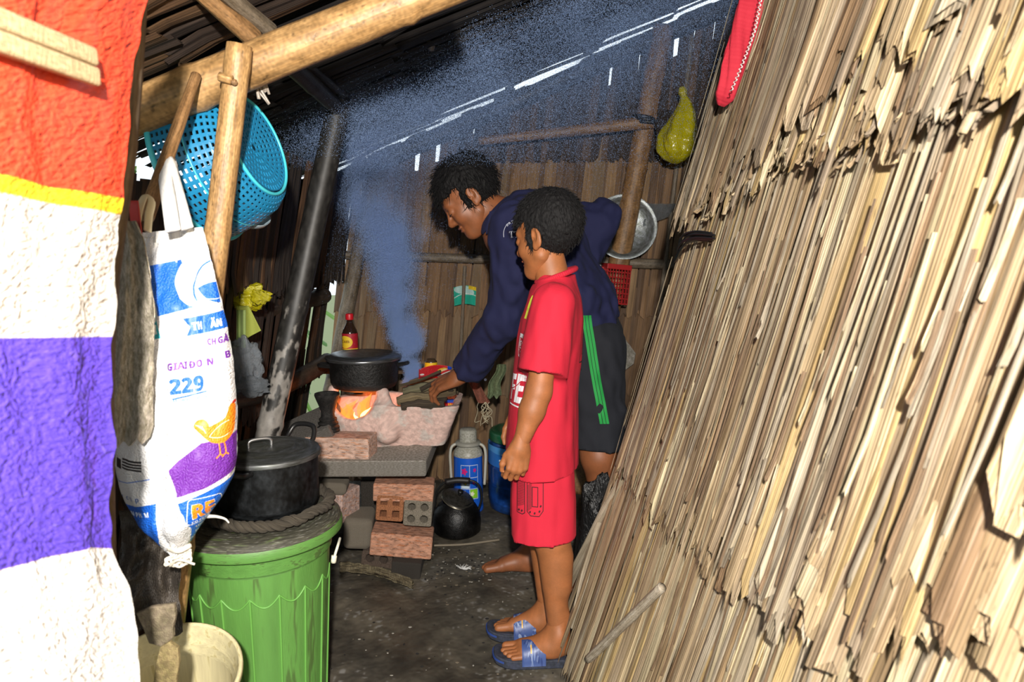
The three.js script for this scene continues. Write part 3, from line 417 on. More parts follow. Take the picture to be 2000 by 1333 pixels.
// ---- blue colander basket behind the post
{
  const rimC = W(394, 325, 1.50), axis = V(0.93, 0.28, 0.16).normalize(), t = thing('colander_basket', 'blue plastic colander basket with square holes hanging behind the tan post', 'basket', rimC), q = new THREE.Quaternion().setFromUnitVectors(V(0, 1, 0), axis);
  const mB = phys([30, 126, 172], 0.35, { transmission: 0.12, thickness: 0 }), mL = phys([70, 190, 205], 0.35);
  const prof = piece([[0, 0.150], [0.25, 0.146], [0.5, 0.139], [0.72, 0.128], [0.88, 0.113], [1, 0.098]]), hgt = piece([[0, 0], [0.25, 0.036], [0.5, 0.074], [0.72, 0.106], [0.88, 0.124], [1, 0.131]]);
  const lattice = (pt, nu, nv, hole, th) => { const P = [], I = []; const add = (...ps) => { const k = P.length / 3; ps.forEach((p) => P.push(p.x, p.y, p.z)); I.push(k, k + 1, k + 2, k, k + 2, k + 3); };
    for (let i = 0; i < nu; i++) for (let j = 0; j < nv; j++) for (const s of [0, 1]) { const c = (u, v) => pt((i + u) / nu, (j + v) / nv, s * th), h0 = hole, h1 = 1 - hole, C = [c(0, 0), c(1, 0), c(1, 1), c(0, 1)], H = [c(h0, h0), c(h1, h0), c(h1, h1), c(h0, h1)];
      for (let e = 0; e < 4; e++) { const f = (e + 1) % 4; s ? add(C[e], C[f], H[f], H[e]) : add(C[f], C[e], H[e], H[f]); }
      if (s === 0) { const d = (u, v) => pt((i + u) / nu, (j + v) / nv, th), K = [d(h0, h0), d(h1, h0), d(h1, h1), d(h0, h1)]; for (let e = 0; e < 4; e++) { const f = (e + 1) % 4; add(H[e], H[f], K[f], K[e]); } } }
    const g = new THREE.BufferGeometry(); g.setAttribute('position', new THREE.Float32BufferAttribute(P, 3)); g.setAttribute('uv', new THREE.Float32BufferAttribute(new Float32Array(P.length / 3 * 2), 2)); g.setIndex(I); const o = g.toNonIndexed(); o.computeVertexNormals(); return o; };
  const put = (g) => { g.applyQuaternion(q); return g; };
  mesh('side_lattice', put(lattice((u, v, s) => { const a = u * Math.PI * 2, v2 = v * 0.97 + 0.02, r = prof(v2) + s; return V(r * Math.cos(a), hgt(v2), r * Math.sin(a)); }, 58, 14, 0.24, 0.0025)), mB, t);
  mesh('base_lattice', put(merge([0.022, 0.036, 0.05, 0.064, 0.078, 0.092].map((r, k) => lattice((u, v, s) => { const a = u * Math.PI * 2, R = r - 0.014 + 0.0145 * v; return V(R * Math.cos(a), 0.134 - s - 0.012 * (1 - R / 0.098), R * Math.sin(a)); }, 10 + k * 8, 1, 0.2, 0.0025)))), mB, t);
  const ring = (r, y, tr, m, n) => { const g = new THREE.TorusGeometry(r, tr, 8, 72); g.rotateX(Math.PI / 2); g.translate(0, y, 0); mesh(n, put(g), m, t); };
  ring(0.153, 0, 0.0055, mL, 'rim'); ring(0.099, 0.132, 0.0035, mL, 'base_ring'); ring(0.142, 0.062, 0.0022, mL, 'band');
  const under = thing('white_bowl', 'small greyish bowl tucked under the blue basket', 'bowl', W(486, 436, 1.56)); const bg = lathe([[0, 0], [0.02, 0.0], [0.034, 0.012], [0.04, 0.024], [0.038, 0.025], [0.03, 0.012], [0, 0.004]]); bg.rotateZ(-0.5); bg.rotateX(0.5); mesh('bowl', bg, phys([150, 168, 178], 0.4), under);
}
// ---- green bin with lid, pot and straw ring on it
const BIN = V(-0.565, 0, -1.53);
{
  const t = thing('green_bin', 'round green plastic bin with a grimy lid, carrying a pot', 'bin', BIN), H = 0.50;
  const tDirt = dataTex(512, 512, (u, v) => { const a = fbm2(u * 14, v * 10, 5), k = n2(u * 90, v * 70), s = sstep(0.18, 0.5, a + 0.3 * k); const g = [0.37, 0.57, 0.27], d = [0.24, 0.28, 0.16]; return g.map((x, i) => lerp(x * (0.95 + 0.12 * a), d[i], s * 0.55)); });
  const tGrime = dataTex(512, 512, (u, v) => { const a = fbm2(u * 7, v * 7, 6), b = fbm2(u * 25, v * 25, 4), g = sstep(0.22, 0.5, a + b * 0.4), w = sstep(0.42, 0.6, n2(u * 50, v * 50) * 0.5 + b); const base = [0.27, 0.265, 0.225].map((x) => x * (1 + 0.5 * b)); return base.map((x, i) => lerp(lerp(x, [0.34, 0.44, 0.2][i], g * 0.55), 0.6, w * 0.5)); });
  const mG = phys(0xffffff, 0.42, { map: tDirt, bumpMap: rep(tMottleB, 2, 2), bumpScale: 0.0006, clearcoat: 0.15 }), mRib = phys([100, 158, 72], 0.45), mLid = phys(0xffffff, 0.6, { map: tGrime, bumpMap: tMottleB, bumpScale: 0.001 }), mLidSide = phys(0xffffff, 0.5, { map: tDirt });
  mesh('bin_body', lathe([[0, 0.004], [0.122, 0.004], [0.128, 0.012], [0.152, H - 0.055], [0.153, H - 0.05], [0.157, H - 0.048], [0.159, H - 0.012], [0.163, H - 0.008], [0.163, H], [0.155, H], [0.150, H - 0.05], [0.124, 0.02], [0, 0.02]], 72), mG, t);
  for (let i = 0; i < 16; i++) { const a = i / 16 * Math.PI * 2 + 0.2, y0 = 0.03, y1 = H - 0.10; const g = sweep([V(Math.cos(a) * 0.1305, y0, Math.sin(a) * 0.1305), V(Math.cos(a) * 0.1496, y1, Math.sin(a) * 0.1496)], 0.0026, 6, { n: 3 }); mesh('panel_rib', g, mRib, t);
    const b = a + Math.PI / 16, pts = []; for (let k = 0; k <= 8; k++) { const an = a + k / 8 * Math.PI / 8, y = y1 - 0.022 * Math.sin(k / 8 * Math.PI), r = 0.1300 + (y - y0) / (y1 - y0) * 0.0198; pts.push(V(Math.cos(an) * r, y, Math.sin(an) * r)); } mesh('panel_arch', sweep(pts, 0.0020, 5, { n: 12 }), mRib, t); }
  const lid = mesh('lid', lathe([[0, 0.538], [0.06, 0.539], [0.10, 0.537], [0.104, 0.531], [0.142, 0.529], [0.148, 0.531], [0.170, 0.528], [0.178, 0.520], [0.180, 0.509]], 72), mLid, t);
  mesh('lid_rim', lathe([[0.1795, 0.513], [0.182, 0.506], [0.182, 0.493], [0.178, 0.490], [0.170, 0.493], [0.168, 0.505]], 72), mLidSide, lid);
  for (let i = 0; i < 8; i++) { const a = i / 8 * Math.PI * 2 + 0.3, g = box(0.030, 0.004, 0.018, 0.002); g.translate(0.124, 0.530, 0); g.rotateY(a); mesh('lid_ridge', g, mLid, lid); }
  const hook = [W(664, 1052, 1.50), W(660, 1066, 1.47), W(655, 1082, 1.46), W(652, 1094, 1.46)]; part('lid_clip', sweep(hook, 0.003, 6), phys([206, 204, 190], 0.5), t, 'white wire clip'); part('clip_end', sweep([W(653, 1086, 1.46), W(651, 1099, 1.46)], 0.006, 8, { n: 3 }), phys([214, 210, 190], 0.5), t);
}
{
  const c = BIN.clone().add(V(0.028, 0.545, 0.0)), t = thing('cooking_pot', 'dark aluminium pot with a flat lid standing on the green bin', 'pot', c);
  const mP = std([58, 62, 66], 0.48, { metalness: 0.55, map: tSoot, bumpMap: tMottleB, bumpScale: 0.0002 }), mL = std([120, 124, 126], 0.42, { metalness: 0.75, map: rep(tMottle, 1, 1) }), mBk = std([24, 24, 25], 0.35);
  mesh('pot_body', lathe([[0, 0], [0.088, 0], [0.101, 0.006], [0.105, 0.020], [0.107, 0.118], [0.111, 0.122], [0.111, 0.125], [0.104, 0.125], [0.101, 0.02], [0, 0.008]], 64), mP, t);
  const lid = mesh('pot_lid', lathe([[0.113, 0.118], [0.1135, 0.126], [0.110, 0.130], [0.100, 0.1315], [0.096, 0.135], [0.080, 0.137], [0.076, 0.1355], [0.060, 0.138], [0.056, 0.1405], [0, 0.142]], 64), mL, t);
  const hg = sweep([V(-0.024, 0.138, 0.0), V(-0.0235, 0.152, 0.0), V(-0.018, 0.156, 0), V(0.018, 0.156, 0), V(0.0235, 0.152, 0), V(0.024, 0.138, 0)], 0.0035, 8, { n: 40 }); hg.rotateY(0.55); hg.translate(-0.012, 0, 0.012); mesh('lid_handle', hg, std([150, 150, 150], 0.35, { metalness: 0.8 }), lid);
  const loop = (ang, up) => { const g = sweep([V(0.100, 0.108, -0.034), V(0.126, 0.112 + up * 0.6, -0.034), V(0.138, 0.116 + up, -0.024), V(0.138, 0.116 + up, 0.024), V(0.126, 0.112 + up * 0.6, 0.034), V(0.100, 0.108, 0.034)], 0.0058, 9, { n: 44 }); g.rotateY(ang); mesh('side_handle', g, mBk, t); };
  loop(1.25, 0.035); loop(1.25 + Math.PI, 0.0);
  const ringC = BIN.clone().add(V(0.03, 0.538, 0)), sr = thing('straw_ring', 'twisted grey straw ring lying round the pot base on the bin', 'straw ring', ringC), mS = std([112, 104, 92], 0.9, { map: tLeaf, bumpMap: tLeafB, bumpScale: 0.003 });
  for (const ph of [0, 2.1, 4.2]) { const pts = []; for (let i = 0; i < 64; i++) { const a = i / 64 * Math.PI * 2, w = a * 16 + ph, r = 0.1275 + 0.0065 * Math.cos(w) + 0.004 * n2(Math.cos(a) * 2, Math.sin(a) * 2 + ph); pts.push(V(Math.cos(a) * r, 0.009 + 0.0065 * Math.sin(w) + 0.004 * (1 + n2(Math.cos(a), Math.sin(a) * 2)) * (a < 1 || a > 5 ? 1.6 : 0.4), Math.sin(a) * r)); } mesh('straw_strand', sweep(pts, 0.0066, 7, { n: 220, closed: true }), mS, sr); }
}
// ---- cream bucket and torn boards at the foot
{
  const c = V(-0.60, 0.185, -1.20), t = thing('cream_bucket', 'empty cream plastic bucket tipped towards the camera before the green bin', 'bucket', c); t.rotation.set(0.30, 0, -0.05);
  const tB = dataTex(256, 256, (u, v) => { const a = fbm2(u * 8, v * 8, 5), s = sstep(0.2, 0.5, a); return [0.80 - 0.12 * s + 0.08 * a, 0.76 - 0.13 * s + 0.08 * a, 0.60 - 0.14 * s + 0.06 * a]; });
  const g = lathe([[0, -0.16], [0.082, -0.16], [0.087, -0.15], [0.112, 0.195], [0.116, 0.200], [0.122, 0.202], [0.1225, 0.212], [0.119, 0.2145], [0.114, 0.212], [0.111, 0.190], [0.106, 0.176], [0.105, 0.172], [0.1035, 0.155], [0.101, 0.150], [0.084, -0.10], [0, -0.102]], 72);
  mesh('bucket_body', g, phys(0xffffff, 0.5, { map: rep(tB, 3, 1), bumpMap: tMottleB, bumpScale: 0.0005 }), t);
  const board = (pts, z, th, col, name, label) => { const sh = new THREE.Shape(); const A = pts.map(([x, y]) => W(x, y, z)); A.forEach((p, i) => i ? sh.lineTo(p.x, p.y) : sh.moveTo(p.x, p.y)); const e = new THREE.ExtrudeGeometry(sh, { depth: th, bevelEnabled: true, bevelSize: 0.001, bevelThickness: 0.001, bevelSegments: 1 }); e.translate(0, 0, -z); const uv = e.attributes.uv; for (let i = 0; i < uv.count; i++) uv.setXY(i, uv.getX(i) * 3, uv.getY(i) * 3); return solo(name, e, std(col, 0.85, { map: tMottle, bumpMap: tMottleB, bumpScale: 0.002 }), label, 'board'); };
  board([[272, 1196], [298, 1184], [343, 1178], [345, 1200], [340, 1224], [341, 1240], [332, 1250], [318, 1258], [296, 1252], [286, 1226]], 1.00, 0.006, [138, 126, 104], 'torn_board', 'torn grey-brown board scrap over the cream bucket rim');
  board([[318, 1262], [334, 1252], [349, 1262], [352, 1290], [344, 1350], [344, 1440], [300, 1440], [304, 1340], [310, 1290]], 0.985, 0.006, [150, 134, 92], 'torn_board', 'lower torn yellowish board scrap standing before the cream bucket');
  const sh = thing('plastic_sheet', 'dark crumpled plastic sheet hanging against the low wall behind the feed bag', 'plastic sheet', W(300, 1236, 1.20));
  part('sheet_body', sheet((u, v) => W(lerp(232, 354, u) + 5 * Math.sin(v * 7), lerp(1000, 1228 + 16 * Math.sin(u * 9), v), 1.20 + 0.02 * n2(u * 3, v * 4) + 0.012 * Math.sin(u * 14 + v * 3)), 24, 30, 0.002), phys([70, 64, 58], 0.45, crinkle(2, 0.003)), sh);
}
// ---- plastic on the bamboo rails
const crumple = (c, sx, sy, sz, seed, amp, seg = 40) => { const g = new THREE.SphereGeometry(1, seg, seg * 0.7 | 0), p = g.attributes.position; for (let i = 0; i < p.count; i++) { const v = V().fromBufferAttribute(p, i), a = 1 + amp * n3(v.x * 1.3 + seed, v.y * 1.3, v.z * 1.3) + amp * 0.35 * n3(v.x * 4 + seed, v.y * 1.6, v.z * 4) - amp * 0.3 * Math.pow(1 - Math.abs(n3(v.x * 2.4, v.y * 2.4 + seed, v.z * 2.4)), 6); p.setXYZ(i, v.x * sx * a, v.y * sy * a, v.z * sz * a); } g.translate(c.x, c.y, c.z); g.computeVertexNormals(); return g; };
{
  const mY = phys([196, 186, 24], 0.22, { transmission: 0.35, thickness: 0, ...crinkle(2, 0.002), clearcoat: 0.6 });
  const a = W(474, 578, 2.02), y = thing('yellow_plastic_bag', 'crumpled yellow plastic bag lying on the upper grey rail', 'plastic bag', a.clone().setY(a.y - 0.03)); part('bag_body', crumple(a, 0.062, 0.036, 0.03, 3, 0.45), mY, y); part('bag_ear', crumple(W(508, 582, 2.0), 0.024, 0.02, 0.014, 8, 0.5, 24), mY, y);
  const gc = thing('green_rag', 'olive green rag hanging from the upper grey rail under the yellow bag', 'rag', W(480, 665, 1.98));
  part('rag_fold', sheet((u, v) => W(lerp(462 + 6 * v, 486 + 24 * v, u) , lerp(598, 668 - 22 * u, v), 1.975 + 0.010 * Math.sin(u * 5 + v * 2)), 12, 18, 0.003), std([142, 150, 62], 0.8, { bumpMap: tWeave, bumpScale: 0.0005 }), gc); part('rag_fold', sheet((u, v) => W(lerp(464, 480, u), lerp(606, 680, v), 1.965 + 0.008 * Math.sin(u * 6)), 10, 16, 0.003), std([126, 144, 84], 0.8), gc);
  const cp = thing('clear_plastic_bag', 'crumpled clear plastic bag stuffed beside the lower grey rail', 'plastic bag', W(478, 760, 1.96)); part('bag_body', crumple(W(478, 715, 1.96), 0.045, 0.07, 0.03, 21, 0.4), phys([196, 204, 212], 0.12, { transmission: 0.75, thickness: 0, ...crinkle(3, 0.006) }), cp); part('bag_tail', crumple(W(492, 755, 1.93), 0.05, 0.026, 0.02, 27, 0.4, 28), phys([196, 204, 212], 0.12, { transmission: 0.75, thickness: 0, ...crinkle(3, 0.006) }), cp);
}
{ // green palm leaves outside, seen through the eaves and the gaps
  const mats = [std([104, 150, 48], 0.6, { side: THREE.DoubleSide }), std([138, 176, 70], 0.6), std([78, 122, 44], 0.6)], r = rng(61);
  const frond = (label, a, b, n, len) => { const t = thing('palm_frond', label, 'palm frond', a, { group: 'palm fronds outside the hut' }); part('stalk', sweep([a, a.clone().lerp(b, 0.5).add(V(0, 0.05, 0)), b], 0.012, 6), mats[2], t);
    for (let i = 0; i < n; i++) { const p = a.clone().lerp(b, i / n), d = V(rr(-0.4, 0.4, r), rr(-0.9, -0.3, r), rr(-0.8, 0.8, r)).normalize(); hang(t, mats, r, p.clone().addScaledVector(d, len).sub(t.position), d.clone().negate(), V(0.9, 0.2, 0.3).normalize(), 0.035, len, { name: 'leaflet', jit: 0.1, deep: 0.4 }); } };
  frond('green palm frond in daylight beyond the left eaves', V(-1.75, 1.75, -2.1), V(-1.7, 1.45, -3.3), 26, 0.42); frond('second green palm frond hanging lower beyond the left eaves', V(-1.7, 1.35, -2.4), V(-1.75, 1.2, -3.5), 24, 0.4);
  frond('green palm frond in daylight behind the gap beside the stove', V(-1.25, 0.95, -4.2), V(-1.7, -0.25, -4.9), 20, 0.5);
}
// ================================================================ stove, bricks and kitchen things
const SLAB_Y = 0.409;
{
  const x0 = -0.66, x1 = -0.285, g = box(x1 - x0, 0.052, 0.42, 0.008, 3); g.translate((x0 + x1) / 2, SLAB_Y - 0.026, -2.51); rough(g, 0.003, 14);
  solo('concrete_slab', g, clayMat([204, 198, 190], 0.95, 3), 'thick grey concrete slab carrying the clay stove', 'slab');
  const p = box(0.30, 0.045, 0.22, 0.006, 2); place(p, W(580, 850, 2.46), [0.25, 0.1, 0.42]); rough(p, 0.003, 12, 4); solo('concrete_slab', p, clayMat([150, 146, 142], 0.95, 3), 'tilted grey concrete slab piece left of the stove brick', 'slab');
}
// ---- bricks: each its own, some seen on their holed ends
{
  const brickMat = (c, s) => std(c, 0.95, { map: dataTex(256, 256, (u, v) => { const a = fbm2(u * 5 + s * 9, v * 4, 5), b = fbm2(u * 26, v * 22 + s, 4), o = sstep(0.22, 0.42, fbm2(u * 3 + s * 5, v * 9, 4)), k = sstep(0.2, 0.5, fbm2(u * 6, v * 5 + s * 7, 5)); const q = 0.86 + 0.2 * a + 0.06 * b; return [q, q * (0.98 - 0.16 * o), q * (0.97 - 0.3 * o)].map((x) => x * (1 - 0.25 * k)); }), bumpMap: dataTex(256, 256, (u, v) => 0.6 + 0.28 * Math.sin(v * Math.PI * 2 * 5) + 0.4 * fbm2(u * 20, v * 12, 4), false), bumpScale: 0.0007 });
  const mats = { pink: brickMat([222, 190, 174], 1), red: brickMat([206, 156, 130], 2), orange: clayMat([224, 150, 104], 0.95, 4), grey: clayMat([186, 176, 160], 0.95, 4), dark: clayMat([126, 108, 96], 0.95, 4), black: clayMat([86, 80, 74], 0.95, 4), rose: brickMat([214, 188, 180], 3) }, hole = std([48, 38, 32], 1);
  const solid = (label, px, py, z, w, h, d, rot, mat, o = {}) => { const c = W(px, py, z), g = box(w, h, d, o.r ?? 0.006, 3); rough(g, 0.0022, 26, px); if (o.groove) { } g.applyMatrix4(new THREE.Matrix4().makeRotationFromEuler(new THREE.Euler(...rot))); const t = thing('brick', label, 'brick', c.clone()); mesh('brick_body', g, mats[mat], t); return t; };
  const holed = (label, px, py, z, w, h, d, rot, mat, round) => { // pierced brick seen on its end
    const sh = new THREE.Shape(), b = 0.004; sh.moveTo(-w / 2 + b, -h / 2); sh.lineTo(w / 2 - b, -h / 2); sh.lineTo(w / 2, -h / 2 + b); sh.lineTo(w / 2, h / 2 - b); sh.lineTo(w / 2 - b, h / 2); sh.lineTo(-w / 2 + b, h / 2); sh.lineTo(-w / 2, h / 2 - b); sh.lineTo(-w / 2, -h / 2 + b);
    for (const [a, c] of [[-1, -1], [1, -1], [-1, 1], [1, 1]]) { const p = new THREE.Path(), cx = a * w * 0.235, cy = c * h * 0.235; if (round) p.absarc(cx, cy, w * 0.165, 0, Math.PI * 2, true); else { const s = w * 0.15; p.moveTo(cx - s, cy - s); p.lineTo(cx - s, cy + s); p.lineTo(cx + s, cy + s); p.lineTo(cx + s, cy - s); } sh.holes.push(p); }
    const g = new THREE.ExtrudeGeometry(sh, { depth: d, bevelEnabled: true, bevelSize: 0.002, bevelThickness: 0.002, bevelSegments: 1, curveSegments: 14 }); g.translate(0, 0, -d); const uv = g.attributes.uv; for (let i = 0; i < uv.count; i++) uv.setXY(i, uv.getX(i) * 4 + px, uv.getY(i) * 4); rough(g, 0.0012, 30, px);
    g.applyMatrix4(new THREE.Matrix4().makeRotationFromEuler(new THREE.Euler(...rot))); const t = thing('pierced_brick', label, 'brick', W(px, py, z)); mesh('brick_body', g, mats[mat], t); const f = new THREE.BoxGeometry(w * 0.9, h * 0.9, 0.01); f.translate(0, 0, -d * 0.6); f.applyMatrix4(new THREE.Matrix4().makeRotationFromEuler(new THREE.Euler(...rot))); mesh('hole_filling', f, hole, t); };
  solid('pinkish brick lying on the slab in front of the fire', 667, 870, 2.385, 0.222, 0.076, 0.10, [0, -0.12, 0], 'pink');
  solid('long tilted reddish brick directly under the right end of the slab', 790, 955, 2.42, 0.208, 0.062, 0.10, [0, 0.06, -0.06], 'red');
  holed('orange pierced brick with four square holes below the slab', 761, 993, 2.37, 0.089, 0.089, 0.2, [0, 0.05, -0.08], 'orange', false);
  holed('grey pierced brick with round holes beside the orange pierced brick', 816, 1003, 2.375, 0.094, 0.090, 0.2, [0, 0.05, -0.08], 'grey', true);
  solid('long tilted brick with an orange streak near the bottom of the stack', 786, 1056, 2.41, 0.212, 0.082, 0.11, [0, 0.05, -0.11], 'red');
  solid('rounded grey brick left of the orange-streaked brick', 702, 1030, 2.46, 0.10, 0.112, 0.15, [0, 0.1, -0.05], 'grey', { r: 0.022 });
  holed('dark pierced brick with four round holes at the ground', 735, 1104, 2.40, 0.105, 0.094, 0.2, [0, 0.0, -0.1], 'dark', true);
  solid('blackish brick at the ground right of the dark pierced brick', 798, 1108, 2.40, 0.10, 0.104, 0.16, [0, 0, -0.08], 'black');
  solid('rose brick under the left part of the slab', 668, 982, 2.45, 0.074, 0.108, 0.12, [0, -0.35, -0.05], 'rose');
  solid('pale grey rubble piece wedged below the slab edge', 652, 948, 2.42, 0.095, 0.042, 0.10, [0, 0.1, -0.1], 'grey', { r: 0.014 });
  solid('dark brick at the back under the slab', 690, 1095, 2.62, 0.2, 0.25, 0.1, [0, 0, 0], 'black');
  solid('dark brick hidden in the shade under the slab middle', 760, 990, 2.68, 0.2, 0.24, 0.08, [0, 0, 0], 'black');
  solid('grey rubble brick behind the firewood tray', 868, 808, 2.72, 0.075, 0.05, 0.10, [0, 0.2, -0.1], 'black', { r: 0.014 });
}
// ---- ribbed pillar on the brick
{ const c = W(641, 833, 2.405); c.y = 0.487; const t = thing('ribbed_pillar', 'soot-black ribbed clay pillar standing on the pinkish brick beside the pot', 'clay stand', c), m = std([52, 48, 46], 0.7, { map: tSoot, bumpMap: tMottleB, bumpScale: 0.002 });
  const P = [[0, 0], [0.038, 0], [0.039, 0.004]]; for (let i = 0; i < 3; i++) { const y = 0.007 + i * 0.0145, R = 0.038 - i * 0.004; P.push([R - 0.006, y], [R, y + 0.0045], [R, y + 0.009], [R - 0.006, y + 0.0125]); } P.push([0.0235, 0.052], [0.022, 0.062], [0.024, 0.074], [0.030, 0.092], [0.038, 0.112], [0.043, 0.126], [0.042, 0.132], [0.036, 0.130], [0.026, 0.100], [0, 0.09]);
  mesh('pillar_body', lathe(P, 36), m, t); }
// ---- clay stove
const ST = V(-0.545, SLAB_Y, -2.575);
{
  const t = thing('clay_stove', 'pink-grey clay stove with pot prongs and a firewood tray, alight', 'stove', ST);
  const bowl = (x, y, z) => { const r = Math.hypot(x, z), q = 0.118 + 0.028 * clamp(y / 0.14), top = 0.145; return Math.max(r - q, y - top, -y); };
  const bowlIn = (x, y, z) => { const r = Math.hypot(x, z); return Math.max(r - (0.088 + 0.025 * clamp(y / 0.14)), 0.045 - y); };
  const trayO = (x, y, z) => { const f = clamp(y / 0.155), hx = 0.13 + 0.055 * f, cx = 0.175, hz = 0.085 + 0.042 * f; const dx = Math.abs(x - cx) - hx, dz = Math.abs(z) - hz; return Math.max(Math.hypot(Math.max(dx + 0.03, 0), Math.max(dz + 0.03, 0)) - 0.03, y - 0.155 + 0.012 * x, -y); };
  const trayI = (x, y, z) => { const f = clamp(y / 0.155), hx = 0.115 + 0.05 * f, cx = 0.17, hz = 0.06 + 0.04 * f; const dx = Math.abs(x - cx) - hx, dz = Math.abs(z) - hz; return Math.max(Math.hypot(Math.max(dx + 0.03, 0), Math.max(dz + 0.03, 0)) - 0.03, 0.075 - y); };
  const mouth = ell([-0.015, 0.155, 0.15], [0.072, 0.05, 0.09]);
  const prongs = U(0.02, cap([0.105, 0.06, 0.108], [0.085, 0.188, 0.075], 0.046, 0.026), cap([-0.128, 0.07, 0.06], [-0.098, 0.195, 0.045], 0.03, 0.02), cap([0.02, 0.07, -0.14], [0.015, 0.195, -0.10], 0.035, 0.022));
  let f = cut(cut(U(0.03, bowl, trayO), bowlIn, 0.012), trayI, 0.012); f = cut(f, mouth, 0.02); f = U(0.03, f, prongs);
  const g = (x, y, z) => f(x, y, z) + 0.0012 * n3(x * 26, y * 26, z * 26) + 0.003 * n3(x * 9, y * 9, z * 9);
  const tC = dataTex(512, 512, (u, v) => { const a = fbm2(u * 5, v * 5, 5), b = fbm2(u * 22, v * 22, 4), s = sstep(0.02, 0.42, a + b * 0.35); return [0.82, 0.70, 0.66].map((x, i) => lerp(x * (1 + 0.16 * b), [0.74, 0.69, 0.66][i] * (1 + 0.16 * b), s)); });
  mesh('stove_body', nets(g, [-0.17, -0.01, -0.19], [0.38, 0.24, 0.19], 0.0055), std(0xffffff, 0.95, { map: tC, bumpMap: rep(tMottleB, 2, 2), bumpScale: 0.0012 }), t);
  const bed = []; const r = rng(71); for (let i = 0; i < 46; i++) { const a = r() * 6.28, d = 0.085 * Math.sqrt(r()); const q = new THREE.IcosahedronGeometry(rr(0.008, 0.018, r), 0); q.translate(Math.cos(a) * d, 0.055 + 0.02 * r(), Math.sin(a) * d); bed.push(q); }
  mesh('ash_bed', merge(bed), std([70, 62, 58], 1), t).userData.kind = 'stuff';
  // glowing embers and flames
  const em = []; for (let i = 0; i < 30; i++) { const a = r() * 6.28, d = 0.08 * Math.sqrt(r()); const q = new THREE.IcosahedronGeometry(rr(0.005, 0.011, r), 0); q.translate(Math.cos(a) * d, 0.068 + 0.02 * r(), 0.02 + Math.sin(a) * d); em.push(q); }
  mesh('fire_embers', merge(em), std([60, 20, 8], 1, { emissive: new THREE.Color(1, 0.22, 0.03), emissiveIntensity: 1.6 }), t).userData.kind = 'stuff';
  const fl = thing('fire', 'orange flames licking under the black cooking pot', 'fire', ST.clone().add(V(0, 0.08, 0))), flame = (x, z, h, w, lean, inner) => { const pts = []; for (let i = 0; i <= 6; i++) { const q = i / 6; pts.push(V(x + lean * q * q * h + 0.006 * Math.sin(q * 7 + x * 90), q * h, z + 0.004 * Math.sin(q * 5 + z * 80))); }
    const m = mesh(inner ? 'flame_core' : 'flame', sweep(pts, (q) => w * Math.pow(Math.sin(Math.PI * Math.min(1, q * 0.82 + 0.18)), 1.2) * (1 - q * 0.35) + 0.0004, 8, { n: 14 }), new THREE.MeshStandardMaterial({ color: 0x331100, emissive: new THREE.Color(...(inner ? [1, 0.62, 0.2] : [1, 0.26, 0.035])), emissiveIntensity: inner ? 3.2 : 1.5, transparent: true, opacity: inner ? 0.8 : 0.4 }), fl); };
  for (const [x, z, h, w, l] of [[-0.055, 0.05, 0.085, 0.016, 0.5], [-0.03, 0.075, 0.075, 0.014, -0.2], [0.0, 0.06, 0.095, 0.02, 0.35], [0.025, 0.07, 0.08, 0.014, -0.4], [0.05, 0.05, 0.07, 0.018, 0.6], [-0.075, 0.02, 0.07, 0.014, -0.5], [0.01, 0.02, 0.10, 0.02, 0.2], [0.07, 0.06, 0.06, 0.012, 0.4]]) flame(x, z, h, w, l, false);
  for (const [x, z, h, w, l] of [[0.012, 0.085, 0.062, 0.0085, 0.45], [-0.005, 0.08, 0.042, 0.007, -0.3], [0.03, 0.08, 0.036, 0.007, 0.3]]) flame(x, z, h, w, l, true);
  const fp = new THREE.PointLight(0xff7a26, 0.07); fp.position.copy(ST).add(V(0.0, 0.13, 0.06)); fp.shadow.radius = 1.5; fp.castShadow = true; fp.name = 'fire_light'; scene.add(fp);
}
// ---- pot on the stove
{
  const c = W(712, 758, 2.565); c.y = 0.607; const t = thing('cooking_pot', 'soot-black cooking pot with a dull lid over the fire', 'pot', c), m = std([38, 36, 36], 0.55, { map: tSoot, bumpMap: rep(tMottleB, 2, 2), bumpScale: 0.0022 });
  mesh('pot_body', lathe([[0, 0], [0.092, 0], [0.112, 0.008], [0.120, 0.026], [0.124, 0.105], [0.128, 0.108], [0.128, 0.112], [0.118, 0.112], [0.115, 0.03], [0, 0.01]], 56), m, t);
  const lid = mesh('pot_lid', lathe([[0.1345, 0.106], [0.137, 0.112], [0.135, 0.119], [0.122, 0.1215], [0.116, 0.126], [0.096, 0.1285], [0.09, 0.127], [0.05, 0.1305], [0, 0.132]], 56), std([150, 154, 160], 0.34, { metalness: 0.85, map: tMottle }), t);
  for (const a of [Math.PI, 0]) { const g = sweep([V(0.118, 0.085, -0.028), V(0.142, 0.088, -0.026), V(0.156, 0.088, -0.012), V(0.156, 0.088, 0.012), V(0.142, 0.088, 0.026), V(0.118, 0.085, 0.028)], 0.007, 8, { n: 30 }); g.rotateY(a + 0.2); mesh('side_handle', g, m, t); }
}
